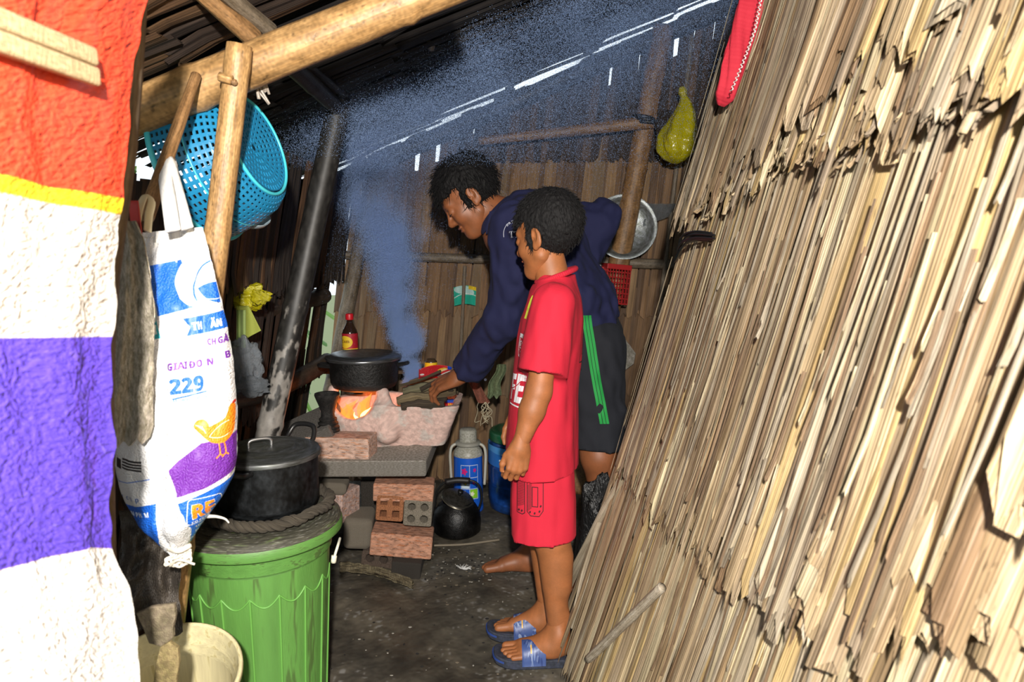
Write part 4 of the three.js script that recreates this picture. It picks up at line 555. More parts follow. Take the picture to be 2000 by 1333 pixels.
// ---- firewood in the tray
{
  const r = rng(81), mk = [[126, 110, 84], [152, 136, 106], [92, 80, 66], [134, 130, 104]].map((c) => std(c, 0.9, { map: tLeaf, bumpMap: tLeafB, bumpScale: 0.003 }));
  const bark = [[787, 768, 872, 764, 2.50, 0.026, 'flat bark slab lying across the front of the firewood'], [776, 784, 842, 778, 2.47, 0.020, 'thick bark slab at the front rim of the tray'], [800, 752, 868, 748, 2.58, 0.022, 'bark slab at the back of the firewood'], [782, 796, 868, 790, 2.455, 0.016, 'dark bark strip along the tray edge'], [828, 774, 890, 766, 2.46, 0.018, 'smooth grey bark tongue sticking out to the right']];
  for (const [x0, y0, x1, y1, z, w, label] of bark) solo('firewood_bark', rough(sweep([W(x0, y0, z), W((x0 + x1) / 2, (y0 + y1) / 2 - 3, z), W(x1, y1, z - 0.02)], (q) => w * (0.75 + 0.35 * Math.sin(q * Math.PI)), 9, { n: 12, flatN: 0.35 }), 0.003, 30, x0), mk[Math.floor(r() * 4)], label, 'firewood');
  for (let i = 0; i < 14; i++) { const x0 = rr(778, 822, r), y0 = rr(752, 786, r), x1 = x0 + rr(45, 80, r), y1 = y0 - rr(2, 34, r), z = rr(2.46, 2.62, r); solo('firewood_stick', sweep([W(x0, y0, z), W((x0 + x1) / 2, (y0 + y1) / 2 + rr(-3, 3, r), z + 0.01), W(x1, y1, z - rr(0, 0.05, r))], rr(0.0035, 0.0085, r), 7, { n: 6 }), mk[Math.floor(r() * 4)], 'thin dry stick in the firewood pile of the stove tray', 'firewood', { group: 'firewood sticks in the tray' }); }
}
// ---- small packets and jars by the wood
{
  const packT = canvasTex(256, 128, (c, w, h) => { c.fillStyle = '#d01f22'; c.fillRect(0, 0, w, h); c.fillStyle = '#efe9df'; c.beginPath(); c.moveTo(150, 128); c.lineTo(256, 60); c.lineTo(256, 128); c.fill(); c.fillStyle = '#f2c531'; c.beginPath(); c.moveTo(150, 60); c.quadraticCurveTo(190, 20, 235, 30); c.quadraticCurveTo(200, 50, 180, 90); c.fill(); c.strokeStyle = '#f6e0b0'; c.lineWidth = 6; for (let i = 0; i < 3; i++) { c.beginPath(); c.moveTo(160 + i * 18, 84 - i * 8); c.lineTo(215 + i * 10, 40); c.stroke(); } c.fillStyle = '#f4f0ea'; c.beginPath(); c.ellipse(26, 90, 18, 12, 0.3, 0, 7); c.fill(); c.fillStyle = '#1c4fd0'; c.fillRect(232, 0, 24, 48); });
  const p = thing('snack_packet', 'red foil packet with white and yellow print lying on the firewood', 'packet', W(850, 740, 2.56));
  part('packet_body', sheet((u, v) => W(lerp(818, 880, u), lerp(722, 738, v) - 6 * Math.sin(u * 3.1) * (1 - v) - 5 * u, 2.60 - 0.05 * v + 0.008 * Math.sin(u * 6)), 18, 10, 0.009), phys(0xffffff, 0.25, { map: packT, clearcoat: 0.5, ...crinkle(1, 0.003) }), p); part('packet_corner', crumple(W(874, 720, 2.6), 0.016, 0.008, 0.008, 4, 0.3, 16), phys([26, 70, 214], 0.3), p, 'blue corner of the packet');
  const j = thing('small_jar', 'small brown jar with a yellow label behind the red packet', 'jar', W(842, 722, 2.74)); mesh('jar_body', lathe([[0, 0], [0.022, 0], [0.024, 0.004], [0.024, 0.03], [0.02, 0.036], [0.016, 0.038], [0.0165, 0.042], [0, 0.042]], 24), std([70, 54, 40], 0.3), j); mesh('jar_label', lathe([[0.0244, 0.006], [0.0246, 0.007], [0.0246, 0.028], [0.0244, 0.029]], 24), std([226, 186, 34], 0.5), j);
  const sT = canvasTex(128, 128, (c) => { c.fillStyle = '#1e4fc4'; c.fillRect(0, 0, 128, 128); c.fillStyle = '#c7242a'; c.fillRect(0, 40, 128, 40); c.fillStyle = '#f2d23a'; c.fillRect(30, 48, 12, 26); c.fillRect(52, 48, 12, 26); c.fillRect(74, 52, 22, 10); c.fillStyle = '#e8edf5'; c.fillRect(16, 96, 96, 10); });
  const s = thing('small_packet', 'small blue and red packet stuck beside the stove tray', 'packet', W(882, 800, 2.62)); part('packet_body', sheet((u, v) => W(lerp(869, 891, u) + 3 * v, lerp(781, 801, v), 2.60 + 0.004 * Math.sin(u * 6)), 8, 8, 0.008), phys(0xffffff, 0.3, { map: sT, ...crinkle(1, 0.002) }), s);
}
// ---- bottle behind the pot
{
  const c = W(685, 705, 2.86), t = thing('sauce_bottle', 'dark sauce bottle with a red cap and red label behind the cooking pot', 'bottle', c.setY(0.627));
  const y0 = -0.0; mesh('bottle_glass', lathe([[0, y0], [0.028, y0], [0.031, 0.008], [0.031, 0.142], [0.028, 0.155], [0.018, 0.175], [0.012, 0.188], [0.011, 0.204], [0, 0.204]], 32), phys([46, 30, 22], 0.12, { clearcoat: 0.6 }), t);
  mesh('cap', lathe([[0.0145, 0.198], [0.016, 0.200], [0.016, 0.219], [0.013, 0.223], [0, 0.223]], 24), phys([200, 28, 40], 0.4), t);
  const lt = canvasTex(512, 160, (x, w, h) => { x.fillStyle = '#a81c2c'; x.fillRect(0, 0, w, h); x.fillStyle = '#e9c62c'; for (const a of [40, 300]) { x.beginPath(); x.ellipse(a + 90, 84, 84, 62, 0, 0, 7); x.fill(); } x.fillStyle = '#5a1410'; x.font = 'bold 44px serif'; x.fillText('Tam', 84, 92); x.fillText('Tam', 344, 92); x.fillStyle = '#e9c62c'; x.fillRect(0, 150, w, 10); }); lt.repeat.set(1, 1);
  const lg = new THREE.CylinderGeometry(0.0316, 0.0316, 0.064, 40, 1, true); lg.translate(0, 0.112, 0); lg.rotateY(1.0); mesh('bottle_label', lg, std(0xffffff, 0.5, { map: lt, side: THREE.DoubleSide }), t);
  const shelf = box(0.40, 0.016, 0.16, 0.003); shelf.translate(c.x + 0.08, 0.618, -2.9); solo('wooden_shelf', shelf, std([96, 82, 66], 0.85, { map: tLeaf }), 'low plank behind the stove holding the red-capped bottle', 'shelf');
}
// ---- kettle, thermos flask, blue drum on the ground
{
  const c = G(893, 1040), t = thing('kettle', 'soot-black kettle with a tilted lid on the ground beside the bricks', 'kettle', V(c.x, 0, -2.70)), m = std([30, 28, 28], 0.42, { map: tSoot, bumpMap: tMottleB, bumpScale: 0.0012, metalness: 0.2 });
  mesh('kettle_body', lathe([[0, 0.002], [0.082, 0.002], [0.092, 0.012], [0.094, 0.05], [0.090, 0.085], [0.074, 0.112], [0.062, 0.120], [0.060, 0.126], [0.056, 0.126], [0.056, 0.118], [0.07, 0.108], [0.085, 0.08], [0.088, 0.02], [0, 0.012]], 48), m, t);
  const lg = lathe([[0.064, 0], [0.066, 0.003], [0.060, 0.008], [0.03, 0.018], [0, 0.022]], 40), kg = lathe([[0, 0.016], [0.007, 0.018], [0.006, 0.026], [0.012, 0.034], [0.011, 0.042], [0, 0.045]], 20); for (const q of [lg, kg]) { q.rotateZ(-0.32); q.rotateX(0.25); q.translate(0.004, 0.136, 0.004); }
  const lid = mesh('lid', lg, std([96, 94, 90], 0.35, { metalness: 0.7, map: tMottle }), t); mesh('knob', kg, std([18, 18, 18], 0.4), lid);
  const rg = new THREE.TorusGeometry(0.0645, 0.0022, 8, 48); rg.rotateX(Math.PI / 2); rg.rotateZ(-0.32); rg.rotateX(0.25); rg.translate(0.004, 0.136, 0.004); mesh('lid_rim', rg, std([170, 160, 140], 0.3, { metalness: 0.85 }), lid);
  const h = mesh('handle_bail', sweep([V(0.084, 0.092, 0), V(0.096, 0.135, 0), V(0.090, 0.185, 0), V(0.066, 0.207, 0), V(0.0, 0.210, 0), V(-0.05, 0.20, 0), V(-0.078, 0.165, 0), V(-0.088, 0.10, 0)], 0.0045, 8, { n: 50 }), std([40, 40, 40], 0.4, { metalness: 0.6 }), t); mesh('handle_grip', sweep([V(-0.045, 0.204, 0), V(0.0, 0.2115, 0), V(0.052, 0.209, 0)], 0.0125, 12, { n: 10 }), std([26, 22, 22], 0.5), h);
  mesh('spout', sweep([V(-0.075, 0.06, -0.03), V(-0.115, 0.085, -0.045), V(-0.135, 0.12, -0.055)], (q) => 0.018 - 0.008 * q, 12, { n: 10 }), m, t);
}
{
  const c = V(-0.186, 0, -2.95), t = thing('thermos_flask', 'blue vacuum flask with a white cap and printed panel behind the kettle', 'thermos', c);
  const tex = canvasTex(1024, 512, (x, w, h) => { x.fillStyle = '#1c5fd0'; x.fillRect(0, 0, w, h); const r = rng(6); for (const ox of [60, 570]) { x.strokeStyle = '#e8eef8'; x.lineWidth = 5; x.strokeRect(ox + 20, 70, 200, 330); x.beginPath(); x.moveTo(ox + 20, 190); x.lineTo(ox + 220, 190); x.moveTo(ox + 120, 70); x.lineTo(ox + 120, 400); x.moveTo(ox + 20, 300); x.lineTo(ox + 220, 300); x.stroke(); x.fillStyle = '#8ed233'; x.fillRect(ox + 126, 306, 88, 88); x.fillStyle = '#d8eaf8'; x.fillRect(ox + 26, 196, 88, 98);
    for (const [a, b, col, s] of [[60, 130, '#d8247a', 36], [180, 120, '#d02a8a', 22], [70, 230, '#f3d23c', 30], [150, 350, '#f0f0d0', 26], [60, 340, '#e8e060', 26], [170, 240, '#d8247a', 20]]) { x.fillStyle = col; for (let k = 0; k < 5; k++) { x.beginPath(); x.ellipse(ox + a + Math.cos(k * 1.257) * s * 0.5, b + Math.sin(k * 1.257) * s * 0.5, s * 0.5, s * 0.32, k * 1.257, 0, 7); x.fill(); } x.fillStyle = '#4da53c'; x.fillRect(ox + a - 2, b + s * 0.8, 4, 16); } } });
  const mW = phys([206, 206, 196], 0.4, { map: rep(tMottle, 2, 2) }), bg = new THREE.CylinderGeometry(0.060, 0.062, 0.225, 48, 1, true); bg.translate(0, 0.128, 0); bg.rotateY(2.2);
  mesh('flask_body', bg, phys(0xffffff, 0.35, { map: tex, side: THREE.DoubleSide }), t);
  mesh('base', lathe([[0, 0], [0.063, 0], [0.064, 0.004], [0.064, 0.018], [0.060, 0.02], [0, 0.02]], 40), phys([30, 90, 200], 0.4), t);
  mesh('shoulder', lathe([[0.061, 0.24], [0.062, 0.246], [0.058, 0.262], [0.046, 0.276], [0.040, 0.282], [0.040, 0.292], [0, 0.292]], 40), mW, t);
  mesh('collar', lathe([[0.041, 0.281], [0.052, 0.284], [0.056, 0.292], [0.050, 0.300], [0.038, 0.302]], 40), phys([150, 148, 138], 0.5), t);
  mesh('cap', lathe([[0.036, 0.298], [0.0375, 0.302], [0.0365, 0.345], [0.032, 0.353], [0, 0.356]], 40), mW, t);
  for (const s of [-1, 1]) mesh('carry_arm', sweep([V(s * 0.044, 0.292, 0.012), V(s * 0.064, 0.284, 0.016), V(s * 0.073, 0.262, 0.018), V(s * 0.073, 0.18, 0.018), V(s * 0.069, 0.115, 0.016)], 0.0075, 9, { n: 24, flatB: 0.8 }), phys([190, 188, 176], 0.45), t);
}
{
  const c = V(0.048, 0, -2.99), t = thing('blue_drum', 'blue plastic drum with a green lid and a printed label behind the boy', 'drum', c), R = 0.150;
  mesh('drum_body', lathe([[0, 0], [0.13, 0], [R - 0.006, 0.01], [R, 0.05], [R, 0.11], [R - 0.005, 0.118], [R, 0.126], [R, 0.19], [R - 0.005, 0.198], [R, 0.206], [R, 0.27], [R - 0.012, 0.296], [0.12, 0.306], [0.12, 0.318], [0, 0.318]], 56), phys([30, 78, 158], 0.3, { clearcoat: 0.4, map: tMottle }), t);
  const lt = canvasTex(1024, 200, (x, w, h) => { x.fillStyle = '#2a6fc0'; x.fillRect(0, 0, w, h); x.fillStyle = '#4a96dc'; for (let i = 0; i < 9; i++) { x.beginPath(); x.ellipse(i * 120 + 20, 30, 90, 34, 0.3, 0, 7); x.fill(); } for (const a of [30, 540]) { x.font = 'italic bold 96px serif'; x.lineWidth = 12; x.strokeStyle = '#f4eddc'; x.strokeText('Mỹ Th', a, 128); x.fillStyle = '#a8502a'; x.fillText('Mỹ Th', a, 128) } });
  const lg = new THREE.CylinderGeometry(R + 0.001, R + 0.001, 0.085, 64, 1, true); lg.translate(0, 0.247, 0); lg.rotateY(2.25); mesh('drum_label', lg, phys(0xffffff, 0.4, { map: lt, side: THREE.DoubleSide }), t);
  mesh('drum_lid', lathe([[0.125, 0.302], [0.140, 0.300], [0.146, 0.306], [0.146, 0.334], [0.138, 0.342], [0.11, 0.345], [0.10, 0.340], [0, 0.340]], 56), phys([28, 92, 60], 0.35, { clearcoat: 0.4 }), t);
}
// ---- rag with a torn fringe hanging by the man's arm
{
  const t = thing('green_rag', 'pale green and pink frayed rag hanging below the man\'s sleeve', 'rag', W(955, 830, 2.70)), mG = std([138, 158, 118], 0.9, { bumpMap: rep(tWeave, 3, 3), bumpScale: 0.001, map: tMottle }), mP = std([186, 112, 92], 0.9, { map: tMottle, bumpMap: rep(tWeave, 3, 3), bumpScale: 0.001 });
  part('rag_fold', sheet((u, v) => W(lerp(lerp(972, 950, v), lerp(988, 976, v), u) + 3 * Math.sin(v * 8), lerp(712, 776 + 4 * Math.sin(u * 12), v), 2.70 + 0.012 * Math.sin(u * 7)), 16, 20, 0.004), mG, t); part('rag_fold', sheet((u, v) => W(lerp(lerp(915, 934, v), lerp(936, 956, v), u), lerp(742, 788, v) + 6 * u * (1 - v), 2.69 + 0.01 * Math.sin(u * 6 + v * 3)), 14, 18, 0.004), mP, t, 'faded pink end of the rag');
  const fr = [], r = rng(91); for (let i = 0; i < 9; i++) { const x = rr(934, 956, r), A = [W(x, 786, 2.69)]; for (let k = 1; k < 6; k++) A.push(W(x + rr(-9, 7, r), 786 + k * rr(7, 10, r), 2.69 + rr(-0.01, 0.01, r))); fr.push(sweep(A, 0.0013, 5, { n: 24 })); } part('fringe', merge(fr), std([176, 166, 140], 0.9), t);
}
// ---- on the back wall
{
  const wT = canvasTex(256, 256, (c) => { c.fillStyle = '#25b79c'; c.fillRect(0, 0, 256, 256); c.fillStyle = '#bfe6e2'; c.beginPath(); c.ellipse(120, 60, 120, 60, 0.3, 0, 7); c.fill(); c.fillStyle = '#f2cf2e'; c.fillRect(170, 0, 86, 50); c.strokeStyle = '#eafaf5'; c.lineWidth = 10; c.beginPath(); c.moveTo(0, 150); c.quadraticCurveTo(120, 90, 256, 120); c.stroke(); });
  const t = thing('wrapper', 'turquoise snack wrapper pinned behind the cane on the back wall', 'wrapper', W(907, 600, 3.21)); part('wrapper_sheet', sheet((u, v) => W(lerp(886, 930, u) - 3 * v * (u - 0.5), lerp(562, 598, v) - 4 * Math.sin(u * 3), 3.215 - 0.01 * Math.sin(u * 9)), 14, 10, 0.003), phys(0xffffff, 0.3, { map: wT, ...crinkle(2, 0.003) }), t);
  const b = thing('aluminium_basin', 'round dull aluminium basin leaning behind the weathered post', 'basin', W(1215, 505, 3.2)); const bg = lathe([[0, 0], [0.08, 0.0], [0.10, 0.006], [0.125, 0.05], [0.142, 0.052], [0.142, 0.055], [0.122, 0.054], [0.098, 0.01], [0, 0.004]], 56); bg.rotateX(1.42); bg.translate(0, 0.13, 0.0); mesh('basin_body', bg, std([176, 184, 188], 0.42, { metalness: 0.75, map: rep(tMottle, 2, 2), bumpMap: tMottleB, bumpScale: 0.0006 }), b);
  // red cutlery baskets
  const red = phys([158, 28, 30], 0.4), crate = (label, px, py, z, w, h, d, rot) => { const c = W(px, py, z), t = thing('red_plastic_basket', label, 'basket', c); const bars = [], nx = 8, ny = 7; for (const s of [-1, 1]) { for (let i = 0; i <= nx; i++) { const g = new THREE.BoxGeometry(0.0035, h, 0.002); g.translate(-w / 2 + w * i / nx * 1, h / 2, s * d / 2); bars.push(g); } for (let j = 0; j <= ny; j++) { const g = new THREE.BoxGeometry(w, 0.004, 0.002); g.translate(0, h * j / ny, s * d / 2); bars.push(g); } }
      for (const s of [-1, 1]) { for (let i = 0; i <= 4; i++) { const g = new THREE.BoxGeometry(0.002, h, 0.0035); g.translate(s * w / 2, h / 2, -d / 2 + d * i / 4); bars.push(g); } for (let j = 0; j <= ny; j++) { const g = new THREE.BoxGeometry(0.002, 0.004, d); g.translate(s * w / 2, h * j / ny, 0); bars.push(g); } } const m = mesh('lattice', merge(bars), red, t); const rim = new THREE.BoxGeometry(w * 1.05, 0.018, d * 1.06); rim.translate(0, h, 0); const e = mesh('rim_band', merge([[0, d / 2], [0, -d / 2]].map(([a, z]) => { const g = box(w * 1.06, 0.022, 0.006, 0.002); g.translate(0, h, z); return g; }).concat([[-w / 2], [w / 2]].map(([a]) => { const g = box(0.006, 0.022, d * 1.06, 0.002); g.translate(a, h, 0); return g; }))), red, t); const fl = box(w, 0.006, d, 0.002); mesh('floor_plate', fl, red, t); t.rotation.set(0, rot, -0.1); return t; };
  crate('larger red plastic cutlery basket hanging on the weathered post', 1196, 592, 3.07, 0.105, 0.155, 0.07, 0.25); crate('smaller red plastic cutlery basket behind the man\'s back', 1162, 575, 3.09, 0.075, 0.11, 0.06, 0.2);
  const spoon = (px0, py0, px1, py1, label, bowlEnd) => { const a = W(px0, py0, 3.09), bq = W(px1, py1, 3.10), t = thing('spoon', label, 'cutlery', a, { group: 'cutlery in the red baskets' }); part('handle', sweep([a, bq], 0.0035, 6, { n: 3 }), std([110, 108, 104], 0.4, { metalness: 0.7 }), t); if (bowlEnd) part('spoon_bowl', crumple(a, 0.014, 0.018, 0.006, 2, 0.05, 14), std([150, 150, 146], 0.35, { metalness: 0.8 }), t); };
  spoon(1152, 540, 1153, 478, 'dark utensil handle standing highest in the smaller red basket', false); spoon(1160, 540, 1163, 488, 'short utensil handle standing in the smaller red basket', false); spoon(1172, 535, 1190, 470, 'slanting utensil handle leaning on the weathered post', false); spoon(1170, 520, 1176, 548, 'spoon bowl showing above the smaller red basket', true);
  const sk = thing('grey_board', 'pale grey worn board standing behind the man by the leaf wall', 'board', G(1205, 900, 0)); { const A = [[1188, 620], [1198, 632], [1242, 692], [1238, 712], [1208, 734], [1186, 720]].map(([x, y]) => W(x, y, 3.2)), sh = new THREE.Shape(); A.forEach((p, i) => i ? sh.lineTo(p.x, p.y) : sh.moveTo(p.x, p.y)); const e = new THREE.ExtrudeGeometry(sh, { depth: 0.01, bevelEnabled: true, bevelSize: 0.002, bevelThickness: 0.002, bevelSegments: 1 }); e.translate(0, 0, -3.225); part('board_sheet', e, clayMat([168, 164, 156], 0.9, 4), sk); }
  const yb = thing('yellow_plastic_bag', 'yellow plastic bag with food hanging on the wall above the clear scrap', 'plastic bag', W(1322, 320, 2.98)), mY = phys([206, 196, 26], 0.2, { transmission: 0.45, thickness: 0, ...crinkle(2, 0.003), clearcoat: 0.6 });
  part('bag_body', sweep([W(1331, 170, 2.99), W(1338, 205, 2.985), W(1332, 245, 2.98), W(1322, 280, 2.98), W(1318, 320, 2.98)], (q, a) => piece([[0, 0.010], [0.06, 0.018], [0.12, 0.014], [0.3, 0.040], [0.5, 0.066], [0.7, 0.084], [0.86, 0.076], [0.95, 0.05], [1, 0.012]])(q) * (1 + (0.16 - 0.08 * q) * Math.sin(a * 5 + q * 3) + 0.07 * n2(Math.cos(a) * 2 + q * 5, Math.sin(a) * 2)), 40, { n: 50, flatB: 0.9, flatN: 0.9 }), mY, yb); part('bag_filling', crumple(W(1318, 286, 2.98), 0.05, 0.05, 0.03, 33, 0.3, 24), std([184, 160, 40], 0.7), yb);
  const cs = thing('coconut_husk', 'dark round husk basket behind the hanging yellow bag', 'basket', W(1298, 262, 3.08)); part('husk', crumple(W(1302, 244, 3.08), 0.05, 0.06, 0.03, 41, 0.12), std([58, 44, 32], 0.95, { bumpMap: rep(tWeave, 4, 4), bumpScale: 0.004 }), cs);
  const pc = thing('plastic_scrap', 'shiny clear plastic scrap pinned to the back wall near the leaf wall', 'plastic scrap', W(1286, 440, 3.2)); part('scrap_sheet', sheet((u, v) => W(lerp(1256, 1322, u) - 16 * v * u, lerp(398, 442 - 18 * u, v), 3.19 + 0.02 * n2(u * 3, v * 3)), 16, 14, 0.001), phys([226, 230, 234], 0.08, { transmission: 0.8, thickness: 0, ...crinkle(2, 0.012) }), pc);
  const st = thing('black_strap', 'black rubber strap binding the sloping rail to the weathered post', 'strap', W(1255, 245, 3.1)); for (let i = 0; i < 3; i++) { const q = W(1258 + i * 3, 232 + i * 5, 3.13), g = new THREE.TorusGeometry(0.047, 0.008, 8, 30); g.rotateX(Math.PI / 2); g.rotateZ(-0.2 + i * 0.05); g.translate(q.x, q.y, q.z); part('strap_turn', g, std([22, 22, 24], 0.5), st); }
}
// ---- on the pale leaf wall
{
  const P = (x, y, off) => { const [u, t] = RW.px(x, y, off); return RW.at(u, t, off); };
  const t = thing('red_cloth', 'twisted red cloth hanging over the top of the pale leaf wall', 'cloth', P(1410, 205, 0.08)), pts = [[1476, -60], [1466, 10], [1452, 62], [1440, 110], [1430, 150], [1420, 180], [1408, 206]].map(([x, y]) => P(x, y, 0.07));
  part('cloth_roll', sweep(pts, (q, a) => 0.023 * (0.75 + 0.35 * Math.sin(q * 3.2)) * (1 + 0.18 * Math.sin(a * 3 + q * 9) + 0.1 * Math.sin(a * 7 + q * 20)) * (q > 0.93 ? 1 - (q - 0.93) * 8 : 1), 26, { n: 60, flatB: 0.55 }), std([166, 24, 44], 0.85, { bumpMap: rep(tWeave, 2, 4), bumpScale: 0.0006 }), t);
  const zig = []; for (let i = 0; i <= 46; i++) { const q = i / 46, y = lerp(-20, 178, q), x = piece([[-20, 1490], [60, 1474], [110, 1456], [150, 1440], [178, 1428]])(y); zig.push(P(x + (i % 2 ? 2.5 : -2.5), y, 0.088)); } part('overlock_stitch', sweep(zig, 0.0011, 5, { n: 140 }), std([232, 214, 212], 0.8), t, 'white zigzag seam');
  const b = thing('black_rope_bundle', 'black plastic rope tucked into the end of the pale leaf wall', 'rope', P(1340, 500, 0.05)); for (let i = 0; i < 8; i++) part('rope_strand', sweep([P(1316 + 2 * i, 512 - i * 2, 0.02 + 0.004 * (i % 3)), P(1330 + 3 * (i % 3), 486 - i * 3.5, 0.045 + 0.005 * (i % 4)), P(1354 + 4 * (i % 2), 470 - i * 2.5, 0.05 + 0.004 * (i % 3)), P(1384 + 6 * (i % 3), 470 - i * 2, 0.035)], 0.0026, 7, { n: 24 }), phys([24, 24, 26], 0.35), b);
}
// ---- string hanging from the roof, light-coloured bits of the floor
{
  solo('hanging_string', sweep([W(822, -20, 2.2), W(836, 40, 2.2), W(834, 80, 2.2)], 0.003, 6), std([70, 62, 56], 0.9), 'sooty string hanging from the roof above the smoke', 'string'); solo('hanging_tuft', sweep([W(836, 78, 2.2), W(842, 92, 2.2), W(844, 100, 2.2)], (q) => 0.004 + 0.009 * Math.sin(q * 3), 8), std([120, 108, 100], 0.9), 'small tuft at the end of the hanging string', 'tuft');
  { const c = W(517, 160, 1.42), g = []; const r = rng(17); for (let i = 0; i < 9; i++) g.push(sweep([c.clone().add(V(rr(-0.02, 0.02, r), 0.025, rr(-0.01, 0.02, r))), c.clone().add(V(rr(-0.02, 0.02, r), 0, 0.02)), c.clone().add(V(rr(-0.03, 0.02, r), -rr(0.015, 0.045, r), rr(0, 0.03, r)))], rr(0.002, 0.005, r), 5)); const t = thing('plastic_tie', 'grey plastic tie knotted round the thick tan rafter', 'tie', c); part('tie_strands', merge(g), phys([150, 140, 130], 0.35), t); }
  solo('floor_stick', sweep([G(848, 1066, 0.008), G(905, 1064, 0.008), G(975, 1055, 0.012)], 0.0045, 7, { n: 14 }), std([150, 140, 124], 0.8, { map: tLeaf }), 'thin pale stick lying on the floor before the kettle', 'stick');
  const r = rng(99), bits = [[], [], []]; for (let i = 0; i < 230; i++) { const near = r() < 0.5, p = near ? G(rr(830, 960, r), rr(1070, 1150, r)) : G(rr(640, 1100, r), rr(1110, 1330, r)), g = new THREE.IcosahedronGeometry(rr(0.0012, 0.0042, r), 0); g.scale(rr(0.6, 2, r), 0.5, rr(0.6, 1.6, r)); g.translate(p.x, 0.004, p.z); bits[Math.floor(r() * 3)].push(g); }
  const crumbs = new THREE.Group(); crumbs.name = 'floor_crumbs'; crumbs.userData = { kind: 'stuff', label: 'pale crumbs, ash flecks and charcoal bits on the earth floor', category: 'crumbs' }; scene.add(crumbs); [[150, 146, 136], [110, 100, 84], [28, 26, 25]].forEach((c, i) => { mesh('crumb_scatter', merge(bits[i]), std(c, 0.9), crumbs).userData.kind = 'stuff'; });
  { const p = G(902, 1112, 0.006), g = []; for (let i = 0; i < 26; i++) { const a = rr(-2.6, 0.6, r), L = rr(0.012, 0.036, r); g.push(sweep([p.clone().add(V(0, 0.001, 0)), p.clone().add(V(Math.cos(a) * L * 0.6, 0.006 * r(), Math.sin(a) * L * 0.6)), p.clone().add(V(Math.cos(a) * L, 0.003, Math.sin(a) * L))], 0.0012, 4, { n: 4 })); } solo('white_feather', merge(g), std([206, 206, 204], 0.9), 'small white downy feather on the floor before the bricks', 'feather'); }
  // flattened mat edge at the foot of the bricks
  { const g = sheet((u, v) => { const p = G(lerp(664, 806, u), lerp(1105, 1120, v) + 34 * u * u, 0.0); return p.add(V(0, 0.010 + 0.006 * Math.sin(v * 22) * (1 - u) + 0.004 * n2(u * 6, v * 6), 0)); }, 40, 16, 0.008); solo('straw_mat', g, std([132, 122, 98], 0.9, { map: rep(tLeaf, 1, 1), bumpMap: tLeafB, bumpScale: 0.003 }), 'dirty strip of woven mat lying before the brick stack', 'mat'); }
}

{ const c = V(0.262, 0, -2.04), t = thing('black_plastic_bag', 'black plastic bag standing in the dark behind the boy beside the leaf wall', 'plastic bag', c); mesh('bag_body', crumple(V(0, 0.222, 0), 0.066, 0.226, 0.055, 55, 0.2), phys([20, 20, 21], 0.4, crinkle(2, 0.004)), t); }
// ================================================================ people
const Mx = (pos, e, s = 1, order = 'XYZ') => new THREE.Matrix4().compose(pos, new THREE.Quaternion().setFromEuler(new THREE.Euler(...e, order)), V(s, s, s));
